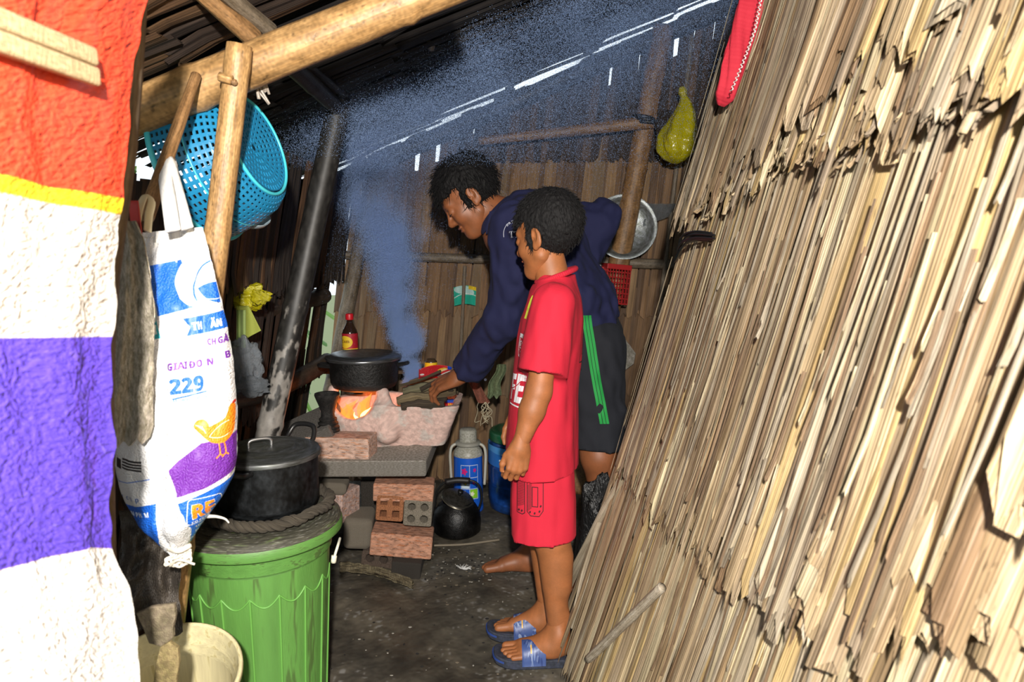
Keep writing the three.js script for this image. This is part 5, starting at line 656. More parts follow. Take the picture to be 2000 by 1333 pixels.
// head, facing -x, about 0.25 high; origin between the ears
function headParts(o = {}) {
  const pair = (f) => (x, y, z) => f(x, y, Math.abs(z));
  const skull = ell([0.012, 0.035, 0], [0.098, 0.088, 0.076]);
  let f = U(0.03, skull, ell([-0.036, -0.042, 0], [0.056, 0.078, 0.058]), pair(cap([-0.005, -0.062, 0.045], [-0.058, -0.100, 0.016], 0.020, 0.018)), ell([-0.070, -0.103, 0], [0.024, 0.021, 0.026]));
  f = U(0.022, f, pair(ell([-0.060, -0.034, 0.034], [0.026, 0.024, 0.022])), ell([-0.074, 0.018, 0], [0.020, 0.016, 0.048]));
  f = cut(f, pair(ell([-0.101, -0.006, 0.031], [0.014, 0.010, 0.017])), 0.012);
  f = U(0.007, f, pair(ell([-0.080, -0.007, 0.031], [0.0145, 0.0125, 0.0155])));
  f = U(0.012, f, cap([-0.090, 0.002, 0], [-0.108, -0.034, 0], 0.007, 0.0105), ell([-0.104, -0.038, 0], [0.013, 0.010, 0.012]), pair(ell([-0.094, -0.040, 0.012], [0.010, 0.008, 0.008])));
  f = U(0.006, f, ell([-0.091, -0.064, 0], [0.0105, 0.0062, 0.021]), ell([-0.088, -0.0775, 0], [0.011, 0.0068, 0.018]));
  const ear = cut(U(0.008, ell([0.010, -0.010, 0.0785], [0.019, 0.033, 0.0085], [0.0, -0.25, 0.15]), ell([0.001, -0.036, 0.075], [0.010, 0.012, 0.008])), U(0.004, ell([0.006, -0.004, 0.088], [0.011, 0.020, 0.0075]), ell([-0.002, -0.014, 0.086], [0.007, 0.007, 0.008])), 0.003);
  f = U(0.006, f, pair(ear));
  const skin = nets(f, [-0.13, -0.135, -0.1], [0.12, 0.135, 0.1], 0.0032);
  // hair cap with a ragged hairline
  const nf = o.fringe ?? 0;
  const hair = (x, y, z) => { const a = Math.abs(z); let d = ell([0.014, 0.037, 0], [0.098 + o.thick, 0.088 + o.thick, 0.076 + o.thick * 0.75])(x, y, z);
    const front = -0.062 + 0.010 * n3(z * 40, y * 20, 3) - nf, hl = y - (0.048 + 0.010 * n3(z * 60, 1, x * 30));          // above the brow
    const face = Math.max(x - (front + 0.062 - 0.035 * sstep(0.02, 0.07, a)), -0.2, hl);       // region of bare face
    d = Math.max(d, -Math.max(x + 0.020 - 0.012 * sstep(-0.04, 0.02, -y), hl - 0.0));
    d = Math.max(d, -(y + (o.nape ?? 0.068) + 0.25 * Math.max(0, 0.06 - x) * 0.6 - 0.008 * n3(x * 70, z * 70, 2)));
    d = Math.max(d, -pair(ell([0.006, -0.016, 0.09], [0.023, 0.036, 0.03]))(x, y, z));
    const side = ell([-0.020, -0.006, 0.066], [0.010, 0.034, 0.014])(x, y, a); d = smin(d, side, 0.006);
    return d + 0.0018 * n3(x * 60, y * 60, z * 60) + 0.0014 * n3(x * 150, y * 50, z * 150); };
  const hg = nets(hair, [-0.13, -0.12, -0.12], [0.15, 0.17, 0.12], 0.0034);
  // locks standing off the cap
  const r = rng(o.seed ?? 1), p = hg.attributes.position, nn = hg.attributes.normal, tufts = [];
  const crown = V(0.05, 0.13, 0);
  for (let i = 0; i < (o.tufts ?? 1200); i++) { const k = Math.floor(r() * p.count), a = V().fromBufferAttribute(p, k), n = V().fromBufferAttribute(nn, k), fl = a.clone().sub(crown); fl.addScaledVector(n, -fl.dot(n)).normalize(); const d = fl.addScaledVector(n, (o.stand ?? 0.3) * rr(0.3, 1.2, r)).add(V(rr(-0.25, 0.25, r), rr(-0.25, 0.1, r), rr(-0.25, 0.25, r))).normalize(), L = rr(0.010, 0.024, r) * (o.len ?? 1);
    tufts.push(sweep([a.clone().addScaledVector(n, -0.002), a.clone().addScaledVector(n, 0.0015).addScaledVector(d, L * 0.5), a.clone().addScaledVector(d, L)], (q) => 0.0013 * (1 - q) + 0.0002, 4, { n: 2 })); }
  const brows = [-1, 1].map((s) => sweep([V(-0.090, 0.010, s * 0.014), V(-0.089, 0.016, s * 0.03), V(-0.074, 0.013, s * 0.048)], 0.0034, 5, { n: 10 })), lash = [-1, 1].map((s) => sweep([V(-0.0925, -0.011, s * 0.017), V(-0.0955, -0.0125, s * 0.031), V(-0.086, -0.011, s * 0.045)], 0.0015, 5, { n: 10 }));
  const lips = [U(0.004, ell([-0.0925, -0.0645, 0], [0.0105, 0.0058, 0.0205]), ell([-0.0895, -0.0772, 0], [0.011, 0.0064, 0.0175]))].map((q) => nets(q, [-0.11, -0.09, -0.03], [-0.07, -0.05, 0.03], 0.002));
  return { skin, hair: merge([hg, ...tufts]), brows: merge([...brows, ...lash]), lips: lips[0] };
}
// left hand hanging down: wrist at the origin, fingers along -y, back of the hand towards +z, thumb towards -x
function handGeo(curl, spread = 0) {
  const fs = [ell([0, -0.048, 0], [0.041, 0.056, 0.0165]), cap([0, 0.03, 0], [0, -0.012, 0], 0.0245, 0.0265)];
  const fingers = []; [[-0.030, 0.042, 0.0088], [-0.010, 0.047, 0.0092], [0.0105, 0.043, 0.0088], [0.0295, 0.034, 0.0078]].forEach(([x, L, r], i) => {
    let p = V(x, -0.088 + (i === 3 ? 0.008 : i === 0 ? 0.003 : 0), 0.002), a = 0; const out = (i - 1.5) * spread; let prev = V(x * 0.8, -0.05, 0.002); const ch = [cap(prev, p, r * 1.05, r * 1.08)];
    [[L, r * 1.02, r * 0.95], [L * 0.66, r * 0.97, r * 0.9], [L * 0.52, r * 0.9, r * 0.72]].forEach(([len, ra, rb], k) => { a += curl[k] * (1 + 0.08 * i); const q = p.clone().add(V(Math.sin(out) * len, -Math.cos(a) * len, -Math.sin(a) * len)); ch.push(cap(p, q, ra, rb)); p = q; }); fingers.push(U(0.004, ...ch)); });
  const thumb = U(0.006, cap([-0.018, -0.012, -0.006], [-0.040, -0.046, -0.014], 0.014, 0.0115), cap([-0.040, -0.046, -0.014], [-0.048, -0.078, -0.020], 0.0112, 0.0095), cap([-0.048, -0.078, -0.020], [-0.044, -0.102, -0.028], 0.0095, 0.0075));
  const all = (x, y, z) => { let d = fs[0](x, y, z); d = smin(d, fs[1](x, y, z), 0.03); let e = 1; for (const q of fingers) e = Math.min(e, q(x, y, z)); d = smin(d, e, 0.010); return smin(d, thumb(x, y, z), 0.012); };
  return nets(all, [-0.085, -0.225, -0.11], [0.065, 0.055, 0.045], 0.0032);
}
// bare foot: heel at the origin, toes towards -x, sole at y = 0, length 0.2
function footGeo(side, ankleTo) {
  const s = side, toes = [[-0.180, 0.018, 0.0115], [-0.186, 0.000, 0.0085], [-0.180, -0.013, 0.0078], [-0.171, -0.0245, 0.0072], [-0.160, -0.035, 0.0068]].map(([x, z, r]) => cap([x + 0.04, r + 0.004, s * z * 0.92], [x, r, s * z], r * 1.15, r));
  const core = U(0.03, cap([-0.016, 0.026, 0], [-0.06, 0.026, 0], 0.025, 0.026), cap([-0.06, 0.028, 0], [-0.135, 0.018, s * 0.012], 0.027, 0.018), cap([-0.06, 0.022, 0], [-0.130, 0.014, -s * 0.018], 0.022, 0.0145), cap(ankleTo, [-0.05, 0.04, 0], 0.028, 0.030), ell([-0.034, 0.062, 0.026], [0.011, 0.013, 0.008]), ell([-0.034, 0.066, -0.026], [0.011, 0.013, 0.008]));
  const f = (x, y, z) => { let d = core(x, y, z), e = 1; for (const q of toes) e = Math.min(e, q(x, y, z)); return Math.max(smin(d, e, 0.008), -y); };
  return nets(f, [-0.21, -0.012, -0.06], [0.04, 0.135, 0.06], 0.0034);
}
const skinTex = dataTex(256, 256, (u, v) => { const a = fbm2(u * 8, v * 8, 5), b = n2(u * 90, v * 90); const q = 0.92 + 0.10 * a + 0.03 * b; return [q, q * (0.99 - 0.02 * a), q * (0.98 - 0.03 * a)]; });
const clothBump = { bumpMap: rep(tWeave, 14, 14), bumpScale: 0.0004 };
const colum = (prof) => { const ax = piece(prof.map((p) => [p[0], p[1]])), az = piece(prof.map((p) => [p[0], p[2]])), cx = piece(prof.map((p) => [p[0], p[3] ?? 0])), cz = piece(prof.map((p) => [p[0], p[4] ?? 0])); const y0 = prof[0][0], y1 = prof[prof.length - 1][0];
  return (x, y, z) => { const a = ax(y), b = az(y), dx = x - cx(y), dz = z - cz(y), k0 = Math.hypot(dx / a, dz / b), k1 = Math.hypot(dx / a / a, dz / b / b) || 1e-6; const d = k0 * (k0 - 1) / k1; return Math.max(d, y0 - y, y - y1); }; };

// ---- the boy
{
  const B = V(0.085, 0, -1.87), t = thing('person', 'boy in red shirt and red shorts standing with his arms down', 'person', B);
  const mSkin = phys([168, 106, 64], 0.55, { map: skinTex, sheen: 0.1 });
  const loc = (px, py, z) => W(px, py, z).sub(B);
  const nS = V(0.018, 0.985, 0.112), nE = loc(1052, 765, 1.71), nWr = loc(1017, 868, 1.69), fS = V(0.018, 0.985, -0.112), fE = V(-0.02, 0.775, -0.15), fW = V(-0.075, 0.63, -0.15);
  const kN = V(0.022, 0.345, 0.058), aN = V(0.040, 0.085, 0.058), kF = V(0.0, 0.345, -0.066), aF = V(0.018, 0.085, -0.070);
  const leg = (h, k, a) => U(0.02, cap(h, k, 0.060, 0.045), cap(k, a, 0.043, 0.0265), cap(k.clone().lerp(a, 0.18).add(V(0.012, 0, 0)), k.clone().lerp(a, 0.48).add(V(0.010, 0, 0)), 0.041, 0.034), cap(a.clone().add(V(0.014, 0.05, 0)), a.clone().add(V(0.012, -0.03, 0)), 0.014, 0.016));
  const arm = (s, e, w) => U(0.015, cap(s.clone().lerp(e, 0.15), e, 0.036, 0.031), cap(e, e.clone().lerp(w, 0.35), 0.032, 0.031), cap(e.clone().lerp(w, 0.35), w, 0.031, 0.019));
  const core = U(0.03, cap([0.015, 0.64, 0], [0.02, 0.93, 0], 0.070, 0.075), cap([0.024, 0.965, 0.06], [0.024, 0.965, -0.06], 0.042), cap([0.030, 0.99, 0], [0.006, 1.10, 0.0], 0.047, 0.042), leg(V(0.01, 0.62, 0.05), kN, aN), leg(V(0.01, 0.62, -0.055), kF, aF), arm(nS, nE, nWr), arm(fS, fE, fW));
  const bodyG = nets(core, [-0.16, 0.05, -0.22], [0.16, 1.16, 0.24], 0.0075);
  const head = headParts({ thick: 0.016, seed: 4, fringe: 0.012, tufts: 1700, stand: 0.22, nape: 0.066 }), HM = Mx(V(0.006, 1.147, 0.0), [0, -0.62, 0.20], 0.845, 'YXZ');
  const hd = nWr.clone().sub(nE).normalize(), hq = new THREE.Quaternion().setFromUnitVectors(V(0, -1, 0), hd.clone().lerp(V(0, -1, 0), 0.55).normalize());
  const hand = handGeo([0.55, 0.95, 0.7]).applyMatrix4(new THREE.Matrix4().compose(nWr, hq.clone().multiply(new THREE.Quaternion().setFromEuler(new THREE.Euler(0, 0.25, 0))), V(0.72, 0.72, 0.72)));
  const handF = handGeo([0.4, 0.7, 0.5]); handF.scale(0.72, 0.72, -0.72); { const ix = handF.index.array; for (let i = 0; i < ix.length; i += 3) [ix[i], ix[i + 1]] = [ix[i + 1], ix[i]]; } handF.translate(fW.x, fW.y, fW.z);
  const ftN = footGeo(-1, [-0.036, 0.10, 0]).translate(0.078, 0.024, 0.058), ftF = footGeo(1, [-0.036, 0.10, 0]).translate(0.056, 0.024, -0.07);
  mesh('body', merge([bodyG, head.skin.applyMatrix4(HM), hand, handF, ftN, ftF]), mSkin, t);
  mesh('hair', head.hair.applyMatrix4(HM), phys([21, 20, 21], 0.75, { specularIntensity: 0.5 }), t); mesh('eyebrows', head.brows.applyMatrix4(HM), std([26, 22, 20], 0.7), t); mesh('lips', head.lips.applyMatrix4(HM), phys([140, 78, 62], 0.5), t);
  // shirt
  const red = [202, 28, 54], mRed = std(red, 0.82, clothBump), fold = (x, y, z, k = 1) => k * (0.0042 * n3(x * 9, y * 3.2, z * 9) + 0.0022 * n3(x * 22 + 3, y * 7, z * 22));
  const trunk = colum([[0.528, 0.098, 0.150, -0.006], [0.60, 0.096, 0.146, -0.006], [0.72, 0.092, 0.140, 0.0], [0.84, 0.087, 0.136, 0.010], [0.93, 0.080, 0.132, 0.020], [0.985, 0.068, 0.125, 0.026], [1.02, 0.054, 0.085, 0.030], [1.045, 0.048, 0.056, 0.032]]);
  const slv = (s, e, hemY) => { const c = cap(s.clone().add(V(0, -0.006, 0)), s.clone().lerp(e, 0.92), 0.055, 0.062), d = e.clone().sub(s).normalize(), h = s.clone().lerp(e, 0.80); return (x, y, z) => Math.max(c(x, y, z), (x - h.x) * d.x + (y - h.y) * d.y + (z - h.z) * d.z); };
  const s1 = slv(nS, nE), s2 = slv(fS, fE), shirt = (x, y, z) => { let d = smin(smin(trunk(x, y, z), s1(x, y, z), 0.022), s2(x, y, z), 0.022); return Math.max(d + fold(x, y, z), 0.532 + 0.004 * Math.sin(x * 20) - y); };
  mesh('shirt', nets(shirt, [-0.13, 0.47, -0.24], [0.15, 1.07, 0.25], 0.0058), mRed, t);
  mesh('collar', (() => { const pts = []; for (let i = 0; i < 24; i++) { const a = i / 24 * Math.PI * 2; pts.push(V(0.030 + 0.050 * Math.cos(a), 1.043 + 0.018 * Math.cos(a), 0.057 * Math.sin(a))); } return sweep(pts, 0.0075, 8, { n: 60, closed: true }); })(), mRed, t);
  const col2 = colum([[0.362, 0.086, 0.074, 0, 0], [0.46, 0.084, 0.070, 0, 0], [0.52, 0.080, 0.066, 0, 0], [0.62, 0.07, 0.055, 0, 0]]), shorts = (x, y, z) => smin(col2(x + 0.002, y, z - 0.066), col2(x + 0.002, y, z + 0.066), 0.02) + fold(x + 2, y, z, 0.9);
  mesh('shorts', nets(shorts, [-0.12, 0.33, -0.18], [0.12, 0.63, 0.18], 0.0058), mRed, t);
  // prints on the cloth
  const ink = (w, h, draw) => new THREE.MeshStandardMaterial({ map: canvasTex(w, h, draw), transparent: true, alphaTest: 0.4, roughness: 0.8 });
  const ten = ink(256, 288, (c) => { c.strokeStyle = '#3a0a14'; c.lineWidth = 6; c.lineJoin = 'round'; const P = (a) => { c.beginPath(); a.forEach(([x, y], i) => i ? c.lineTo(x, y) : c.moveTo(x, y)); c.closePath(); c.stroke(); }; P([[22, 8], [84, 8], [84, 262], [64, 276], [22, 268]]); P([[104, 8], [236, 8], [236, 236], [204, 278], [134, 278], [104, 246]]); P([[146, 58], [192, 58], [192, 206], [146, 206]]); c.lineWidth = 3; for (let i = 0; i < 22; i++) { c.beginPath(); c.moveTo(26, 30 + i * 9); c.lineTo(80, 6 + i * 9); c.moveTo(108, 52 + i * 9); c.lineTo(142, 26 + i * 9); c.stroke(); } for (const [x, y] of [[36, 248], [60, 250], [128, 250], [166, 256], [206, 240], [216, 200]]) { c.fillStyle = '#3a0a14'; c.beginPath(); c.ellipse(x, y, 7, 10, 0.5, 0, 7); c.fill(); } });
  mesh('shorts_print', drape(shorts, loc(1036, 985, 1.70), V(1, 0, 0), V(0, 1, 0), 0.078, 0.098, V(0, 0, -1)), ten, t, 'black outlined number');
  const dots = ink(128, 512, (c) => { c.fillStyle = '#8e1230'; for (let j = 0; j < 86; j++) for (let i = 0; i < 18; i++) { const k = Math.abs(i - 9) / 9; if (k > 0.35 + 0.6 * (j / 86)) continue; c.beginPath(); c.arc(i * 7 + (j % 2 ? 3.5 : 0), j * 6, 2.5, 0, 7); c.fill(); } });
  const dA = V(0.62, 0, -0.78).normalize(), uA = V(0.78, 0, 0.62).normalize(), front = (x, y, z) => V(x, y, z).addScaledVector(dA, -0.05);
  mesh('side_panel_print', drape(shirt, front(-0.048, 0.74, 0.115), uA, V(0, 1, 0), 0.036, 0.34, dA, 10, 50), dots, t);
  const crest = ink(128, 192, (c) => { c.strokeStyle = '#f0eef2'; c.fillStyle = '#f0eef2'; c.lineWidth = 9; c.beginPath(); c.moveTo(14, 30); c.lineTo(114, 30); c.lineTo(114, 120); c.quadraticCurveTo(110, 160, 64, 182); c.quadraticCurveTo(18, 160, 14, 120); c.closePath(); c.stroke(); c.fillRect(14, 4, 100, 22); c.beginPath(); c.arc(64, 86, 26, 0, 7); c.stroke(); c.fillRect(58, 76, 12, 20); for (const [x, y] of [[40, 130], [64, 140], [88, 130], [64, 160]]) { c.beginPath(); c.arc(x, y, 6, 0, 7); c.fill(); } c.fillRect(24, 42, 10, 60); c.fillRect(94, 42, 10, 60); });
  mesh('crest_print', drape(shirt, front(-0.068, 0.868, 0.082), uA, V(0, 1, 0), 0.044, 0.062, dA, 14, 14), crest, t);
  const fire = ink(320, 300, (c) => { c.fillStyle = '#f2eef4'; c.save(); c.transform(1, 0, -0.12, 1, 40, 0); c.beginPath(); c.moveTo(10, 30); c.lineTo(120, 20); c.lineTo(116, 66); c.lineTo(64, 70); c.lineTo(62, 110); c.lineTo(112, 108); c.lineTo(108, 150); c.lineTo(58, 152); c.lineTo(50, 240); c.lineTo(0, 244); c.fill(); c.beginPath(); c.moveTo(140, 14); c.lineTo(280, 10); c.lineTo(272, 62); c.lineTo(190, 66); c.lineTo(186, 104); c.lineTo(252, 102); c.lineTo(246, 146); c.lineTo(182, 150); c.lineTo(176, 196); c.lineTo(250, 194); c.lineTo(240, 244); c.lineTo(118, 248); c.fill(); c.restore(); c.globalCompositeOperation = 'destination-out'; c.strokeStyle = '#000'; c.lineWidth = 9; c.beginPath(); c.moveTo(0, 160); c.quadraticCurveTo(120, 150, 220, 76); c.stroke(); c.lineWidth = 3; for (let i = 0; i < 4; i++) { c.beginPath(); c.moveTo(90 + i * 40, 250); c.quadraticCurveTo(120 + i * 40, 150, 110 + i * 50, 20); c.stroke(); } c.globalCompositeOperation = 'source-over'; c.fillStyle = '#f2eef4'; c.fillRect(0, 268, 250, 12); });
  mesh('chest_print', drape(shirt, front(-0.076, 0.755, 0.082), uA, V(0, 1, 0), 0.085, 0.095, dA, 20, 20), fire, t);
  const back = ink(160, 256, (c) => { c.strokeStyle = '#3a0a14'; c.lineWidth = 7; c.lineJoin = 'round'; c.beginPath(); c.moveTo(90, 10); c.lineTo(20, 130); c.lineTo(20, 178); c.lineTo(96, 178); c.lineTo(92, 240); c.lineTo(150, 240); c.lineTo(150, 10); c.closePath(); c.stroke(); c.lineWidth = 4; c.beginPath(); c.moveTo(60, 130); c.lineTo(110, 60); c.lineTo(104, 134); c.closePath(); c.moveTo(40, 140); c.lineTo(110, 30); c.stroke(); });
  const dB = V(-0.86, 0, -0.5).normalize(), uB = V(0.5, 0, -0.86).normalize();
  mesh('back_print', drape(shirt, V(0.10, 0.845, 0.048).addScaledVector(dB, -0.06), uB, V(0, 1, 0), 0.065, 0.105, dB, 14, 20), back, t);
  const yl = ink(64, 128, (c) => { c.fillStyle = '#dfe84a'; c.fillRect(0, 0, 64, 128); c.fillStyle = '#8a2a20'; c.fillRect(10, 70, 8, 14); });
  mesh('shoulder_stripe', drape(shirt, V(-0.062, 0.965, 0.088).addScaledVector(dA, -0.08), uA, V(0.25, 0.97, 0).normalize(), 0.016, 0.060, dA, 6, 14), yl, t);
  // slides
  const slide = (label, hx, z, side) => { const s = thing('slide_sandal', label, 'sandal', V(B.x + hx, 0, B.z + z), { group: 'the boy\'s slides' }); const sh = new THREE.Shape(); const P = [[0.020, 0], [0.012, 0.027], [-0.05, 0.032], [-0.12, 0.038], [-0.175, 0.040], [-0.205, 0.026], [-0.212, 0], [-0.205, -0.028], [-0.175, -0.040], [-0.12, -0.036], [-0.05, -0.030], [0.012, -0.026]].map(([x, y]) => new THREE.Vector2(x, y)); sh.setFromPoints(new THREE.SplineCurve([...P, P[0]]).getPoints(60));
    const e = new THREE.ExtrudeGeometry(sh, { depth: 0.018, bevelEnabled: true, bevelSize: 0.003, bevelThickness: 0.003, bevelSegments: 2 }); e.rotateX(-Math.PI / 2); e.translate(0, 0.003, 0); const p = e.attributes.position; for (let i = 0; i < p.count; i++) { const x = p.getX(i); if (x < -0.12) p.setY(i, p.getY(i) + (x + 0.12) ** 2 * 1.6); } e.computeVertexNormals(); mesh('sole', e, std([58, 64, 82], 0.75, { map: rep(tMottle, 4, 4) }), s);
    const top = new THREE.ExtrudeGeometry(sh, { depth: 0.006, bevelEnabled: false }); top.rotateX(-Math.PI / 2); top.scale(1.03, 1, 1.05); top.translate(0, 0.011, 0); const q = top.attributes.position; for (let i = 0; i < q.count; i++) { const x = q.getX(i); if (x < -0.12) q.setY(i, q.getY(i) + (x + 0.12) ** 2 * 1.6); } mesh('foam_layer', top, std([36, 62, 128], 0.7), s);
    const tex = canvasTex(256, 256, (c) => { c.fillStyle = '#3d5288'; c.fillRect(0, 0, 256, 256); const r = rng(side + 20); for (let i = 0; i < 90; i++) { c.fillStyle = `rgba(${r() < 0.6 ? '190,200,215' : '24,40,96'},${0.15 + 0.4 * r()})`; c.beginPath(); c.ellipse(r() * 256, r() * 256, 4 + 26 * r(), 3 + 10 * r(), r() * 3, 0, 7); c.fill(); } c.strokeStyle = '#eef2f6'; c.lineWidth = 7; c.font = 'italic bold 70px serif'; c.fillStyle = '#f2f4f8'; c.fillText('ds', 60, 120); c.fillStyle = '#c83a48'; c.fillRect(20, 190, 80, 10); c.fillStyle = '#e0a840'; c.fillRect(170, 150, 40, 14); });
    mesh('strap', sheet((u, v) => { const a = u * Math.PI, x = lerp(-0.075, -0.138, v); return V(x, 0.012 + Math.pow(Math.sin(a), 0.8) * lerp(0.064, 0.046, v), Math.cos(a) * -lerp(0.037, 0.042, v)); }, 22, 8, -0.003), phys(0xffffff, 0.45, { map: tex }), s); };
  slide('worn blue slide on the boy\'s nearer foot', 0.080, 0.058, 1); slide('worn blue slide on the boy\'s farther foot', 0.058, -0.07, 2);
}
// ---- the man
{
  const base = V(0.2, 0, -2.35), t = thing('person', 'man in a navy shirt and black shorts bending over the stove to feed the fire', 'person', base), mSkin = phys([150, 92, 58], 0.5, { map: skinTex });
  const zc = -2.35, squash = (f, k) => (x, y, z) => f(x, y, zc + (z - zc) / k);
  const sN = V(0.022, 1.165, -2.185), eN = W(988, 618, 2.24), wN = W(906, 732, 2.40), sF = V(0.055, 1.19, -2.50), eF = V(0.305, 1.205, -2.50), wF = V(0.20, 0.99, -2.44), kN = V(0.275, 0.46, -2.20), aN = V(0.335, 0.085, -2.26), kF = V(0.14, 0.45, -2.42), aF = V(0.085, 0.085, -2.385);
  const leg = (h, k, a) => U(0.03, cap(h, k, 0.080, 0.056), cap(k, a, 0.052, 0.034), cap(k.clone().lerp(a, 0.18).add(V(0.018, 0, 0)), k.clone().lerp(a, 0.45).add(V(0.014, 0, 0)), 0.052, 0.042));
  const core = U(0.04, squash(cap([-0.0, 1.16, zc], [0.2, 0.92, zc], 0.095, 0.09), 1.2), cap([0.0, 1.20, zc], [-0.105, 1.245, zc + 0.012], 0.060, 0.055), leg(V(0.24, 0.83, -2.27), kN, aN), leg(V(0.24, 0.83, -2.43), kF, aF), cap(sN, eN, 0.045, 0.038), cap(eN, wN, 0.038, 0.024), cap(sF, eF, 0.045, 0.04));
  const bodyG = nets(core, [-0.24, 0.05, -2.62], [0.44, 1.33, -2.06], 0.011);
  const head = headParts({ thick: 0.018, seed: 9, tufts: 1500, stand: 0.7, len: 1.5, nape: 0.06 }), HM = Mx(V(-0.138, 1.277, -2.335), [0, 0.06, 0.70], 0.93, 'YXZ');
  const dir = V(-0.82, -0.38, -0.25).normalize(), back = V(-0.35, 0.80, 0.45), bz = back.addScaledVector(dir, -back.dot(dir)).normalize(), bx = dir.clone().negate().cross(bz).normalize();
  const hand = handGeo([0.35, 0.6, 0.45], 0.06).applyMatrix4(new THREE.Matrix4().makeBasis(bx, dir.clone().negate(), bz).setPosition(wN.clone().addScaledVector(dir, 0.012)));
  const foot = (p, rot, s) => footGeo(s, [-0.036, 0.10, 0]).applyMatrix4(Mx(p, [0, rot, 0], 1.22));
  part('body', merge([bodyG, head.skin.applyMatrix4(HM), hand, foot(V(0.13, 0.003, -2.385), 0.12, 1), foot(V(0.375, 0.003, -2.26), 0.1, -1)]), mSkin, t);
  part('hair', head.hair.applyMatrix4(HM), phys([16, 15, 16], 0.75, { specularIntensity: 0.5 }), t); part('eyebrows', head.brows.applyMatrix4(HM), std([24, 20, 18], 0.7), t); part('lips', head.lips.applyMatrix4(HM), phys([122, 74, 60], 0.5), t);
  // shirt
  const mN = std([20, 24, 64], 0.85, clothBump), fold = (x, y, z, k = 1) => k * (0.009 * n3(x * 8, y * 5, z * 8) + 0.006 * n3(x * 19 + 3, y * 13, z * 19));
  const cuffD = wN.clone().sub(eN).normalize(), cuffP = eN.clone().lerp(wN, 0.90), hipD = V(0.52, -0.85, 0).normalize(), hipP = V(0.245, 0.825, 0);
  const torso = U(0.06, squash(cap([0.052, 1.135, zc], [0.19, 0.94, zc], 0.120, 0.128), 1.32), squash(cap([0.19, 0.94, zc], [0.26, 0.80, zc], 0.128, 0.125), 1.3), cap(sN, sF, 0.085, 0.085), cap([0.055, 1.20, zc], [0.14, 1.13, zc], 0.085, 0.10));
  const armN = U(0.03, cap(sN, eN, 0.078, 0.062), cap(eN, cuffP.clone().addScaledVector(cuffD, 0.03), 0.060, 0.058)), armF = U(0.03, cap(sF, eF, 0.080, 0.066), cap(eF, wF, 0.066, 0.050));
  const shirt = (x, y, z) => { const d0 = Math.max(torso(x, y, z), (x - hipP.x) * hipD.x + (y - hipP.y) * hipD.y), d1 = Math.max(armN(x, y, z), (x - cuffP.x) * cuffD.x + (y - cuffP.y) * cuffD.y + (z - cuffP.z) * cuffD.z); return smin(smin(d0, d1, 0.03), armF(x, y, z), 0.03) + fold(x, y, z); };
  part('shirt', nets(shirt, [-0.26, 0.60, -2.66], [0.46, 1.36, -2.04], 0.009), mN, t);
  const cPts = []; for (let i = 0; i < 26; i++) { const a = 0.35 + i / 25 * (Math.PI * 2 - 0.7), n = V(-0.62, 0.62, 0).normalize(), u = V(0.7, 0.7, 0), c = V(-0.048, 1.222, zc + 0.004); cPts.push(c.clone().addScaledVector(V(0.70, 0.71, 0), -0.070 * Math.cos(a)).add(V(0, 0, 0.078 * Math.sin(a)))); }
  part('collar', sweep(cPts, 0.024, 10, { n: 60, flatN: 0.35 }), mN, t); part('collar_flap', sheet((u, v) => V(lerp(-0.070, -0.010, u) - 0.012 * v, lerp(1.235, 1.165, v) - 0.01 * (1 - u), zc + 0.086 + 0.012 * v + 0.012 * Math.sin(u * 3)), 8, 8, 0.005), mN, t);
  part('cuff_button', place(new THREE.CylinderGeometry(0.0045, 0.0045, 0.002, 16).rotateX(Math.PI / 2), W(948, 742, 2.30)), phys([50, 50, 66], 0.3), t);
  // shorts
  const l1 = cap([0.245, 0.80, -2.265], [0.270, 0.44, -2.205], 0.112, 0.098), l2 = cap([0.24, 0.80, -2.435], [0.165, 0.46, -2.425], 0.108, 0.092), hp = squash(cap([0.25, 0.82, zc], [0.24, 0.78, zc], 0.115), 1.25), shorts = (x, y, z) => Math.max(U(0.03, l1, l2, hp)(x, y, z) + fold(x, y, z, 0.8), 0.492 - 0.06 * (x - 0.25) - y);
  part('shorts', nets(shorts, [0.0, 0.46, -2.62], [0.44, 0.95, -2.06], 0.010), std([24, 26, 34], 0.85, clothBump), t);
  const stripe = (off) => { const P = [[1152, 628], [1160, 690], [1170, 760], [1186, 850]].map(([x, y]) => W(x + off, y, 2.0)), c = new THREE.CatmullRomCurve3(P), nv = 40, nu = 3, pos = [], uv = [], I = []; for (let j = 0; j <= nv; j++) for (let i = 0; i <= nu; i++) { const o = c.getPoint(j / nv).add(V((i / nu - 0.5) * 0.0085, 0, 0)); for (let s = 0; s < 80; s++) { const d = Math.min(shorts(o.x, o.y, o.z), shirt(o.x, o.y, o.z)) - 0.0022; if (d < 0.0004) break; o.z -= d * 0.8; } pos.push(o.x, o.y, o.z); uv.push(i / nu, j / nv); } for (let j = 0; j < nv; j++) for (let i = 0; i < nu; i++) { const a = j * (nu + 1) + i, b = a + nu + 1; I.push(a, b, a + 1, b, b + 1, a + 1); } const g = new THREE.BufferGeometry(); g.setAttribute('position', new THREE.Float32BufferAttribute(pos, 3)); g.setAttribute('uv', new THREE.Float32BufferAttribute(uv, 2)); g.setIndex(I); g.computeVertexNormals(); part('green_stripe', g, std([28, 142, 62], 0.8), t); };
  [-1, 6, 13].forEach(stripe);
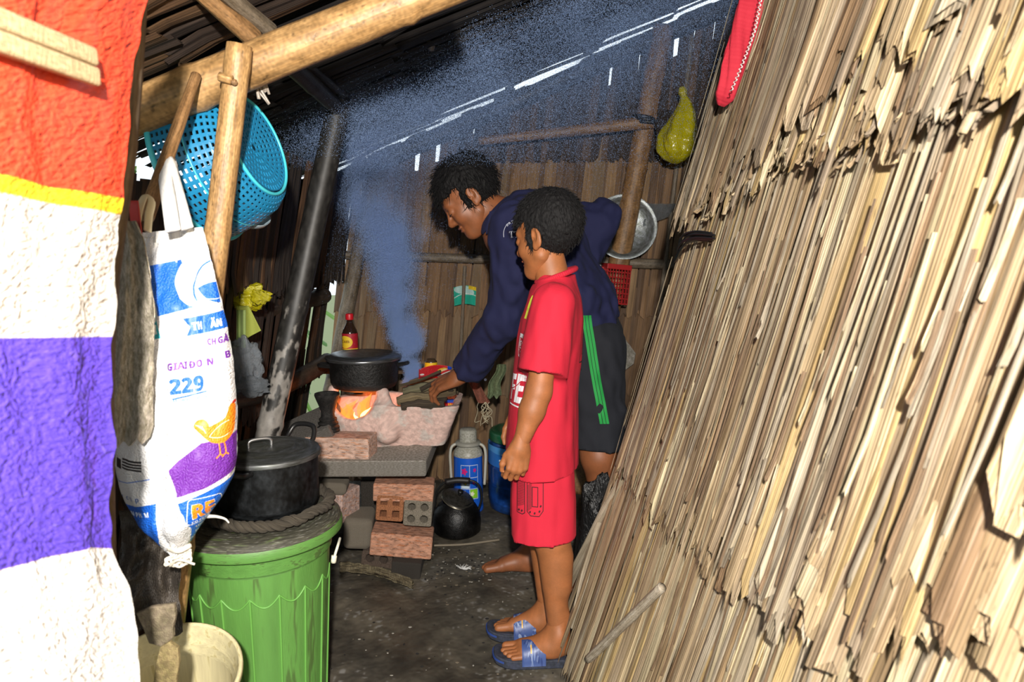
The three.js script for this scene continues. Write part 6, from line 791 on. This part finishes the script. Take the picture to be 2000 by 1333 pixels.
  const emb = new THREE.MeshStandardMaterial({ transparent: true, alphaTest: 0.35, roughness: 0.8, map: canvasTex(256, 256, (c) => { c.fillStyle = '#b9bccb'; c.strokeStyle = '#b9bccb'; c.lineWidth = 5; c.beginPath(); c.arc(150, 150, 120, 3.0, 4.2); c.stroke(); c.save(); c.translate(150, 150); c.font = 'bold 30px sans-serif'; const s = 'DATA FOR'; for (let i = 0; i < s.length; i++) { c.save(); c.rotate(-0.75 + i * 0.24); c.fillText(s[i], -9, -104); c.restore(); } c.restore(); c.font = 'bold 74px serif'; c.fillText('TT', 92, 176); }) });
  const dE = V(0.25, -0.1, -0.96).normalize(); part('shoulder_print', drape(shirt, W(974, 440, 1.95), V(0.97, 0, 0.25).normalize(), V(0, 1, 0), 0.085, 0.085, dE, 20, 20, 0.002), emb, t);
}
// ================================================================ smoke: fine particles that drift up from the hearth and gather under the roof
{
  const r = rng(123), gauss = () => { let s = 0; for (let i = 0; i < 4; i++) s += r(); return (s - 2) * 0.866; };
  const put = [], dens = (p, k = 3.2) => 0.5 + 0.5 * n3(p.x * k + 5, p.y * k * 0.7, p.z * k) + 0.35 * n3(p.x * k * 2.7, p.y * k * 2, p.z * k * 2.7 + 9);
  const path = new THREE.CatmullRomCurve3([W(798, 752, 2.60), W(800, 700, 2.61), W(790, 640, 2.62), W(768, 580, 2.63), W(756, 510, 2.65), W(738, 430, 2.67), W(718, 340, 2.68), W(735, 250, 2.66), W(790, 160, 2.6)]);
  const rad = piece([[0, 0.022], [0.12, 0.045], [0.3, 0.085], [0.45, 0.115], [0.7, 0.17], [1, 0.28]]);
  const N1 = 400000, N2 = 520000;
  for (let i = 0; i < N1;) { const q = Math.pow(r(), 0.8), p = path.getPoint(q), s = rad(q); p.x += gauss() * s * 0.75; p.y += gauss() * s * 0.5; p.z += gauss() * s * 0.7; p.x += q * 0.09 * n3(p.y * 4.2, p.z * 3, 2) + 0.02 * n3(p.y * 11, p.z * 6, 7); const d = dens(p, 5 - 2 * q); if (r() > Math.max(0.03, d * d * d * 1.1)) continue; if (p.y > roofY(p.x) - 0.04) continue; put.push(p); i++; }
  for (let i = 0; i < N2;) { const x = rr(-0.85, 1.05, r), z = -rr(1.9, 3.2, r), top = roofY(x) - 0.04, h = -Math.log(1 - r() * 0.995) * 0.14, p = V(x, top - h, z); if (p.y < 1.36 && z > -2.6) continue; const d = dens(p, 2.0) * sstep(-0.9, -0.45, x) * (1 - 0.55 * sstep(0.3, 1.0, x)) * sstep(1.85, 2.2, -z); if (r() > d) continue; put.push(p); i++; }
  const g = new THREE.OctahedronGeometry(1, 0), m = new THREE.InstancedMesh(g, std([150, 178, 226], 1, { transparent: true, opacity: 0.24 }), put.length), M = new THREE.Matrix4();
  put.forEach((p, i) => { const s = i < N1 ? rr(0.0007, 0.0012, r) : rr(0.0007, 0.0012, r); M.makeScale(s, s, s).setPosition(p); m.setMatrixAt(i, M); });
  m.name = 'smoke'; m.userData = { kind: 'stuff', label: 'blue-grey wood smoke rising from the stove and hanging under the roof', category: 'smoke' }; m.castShadow = m.receiveShadow = true; scene.add(m);
}
renderer.render(scene, camera);
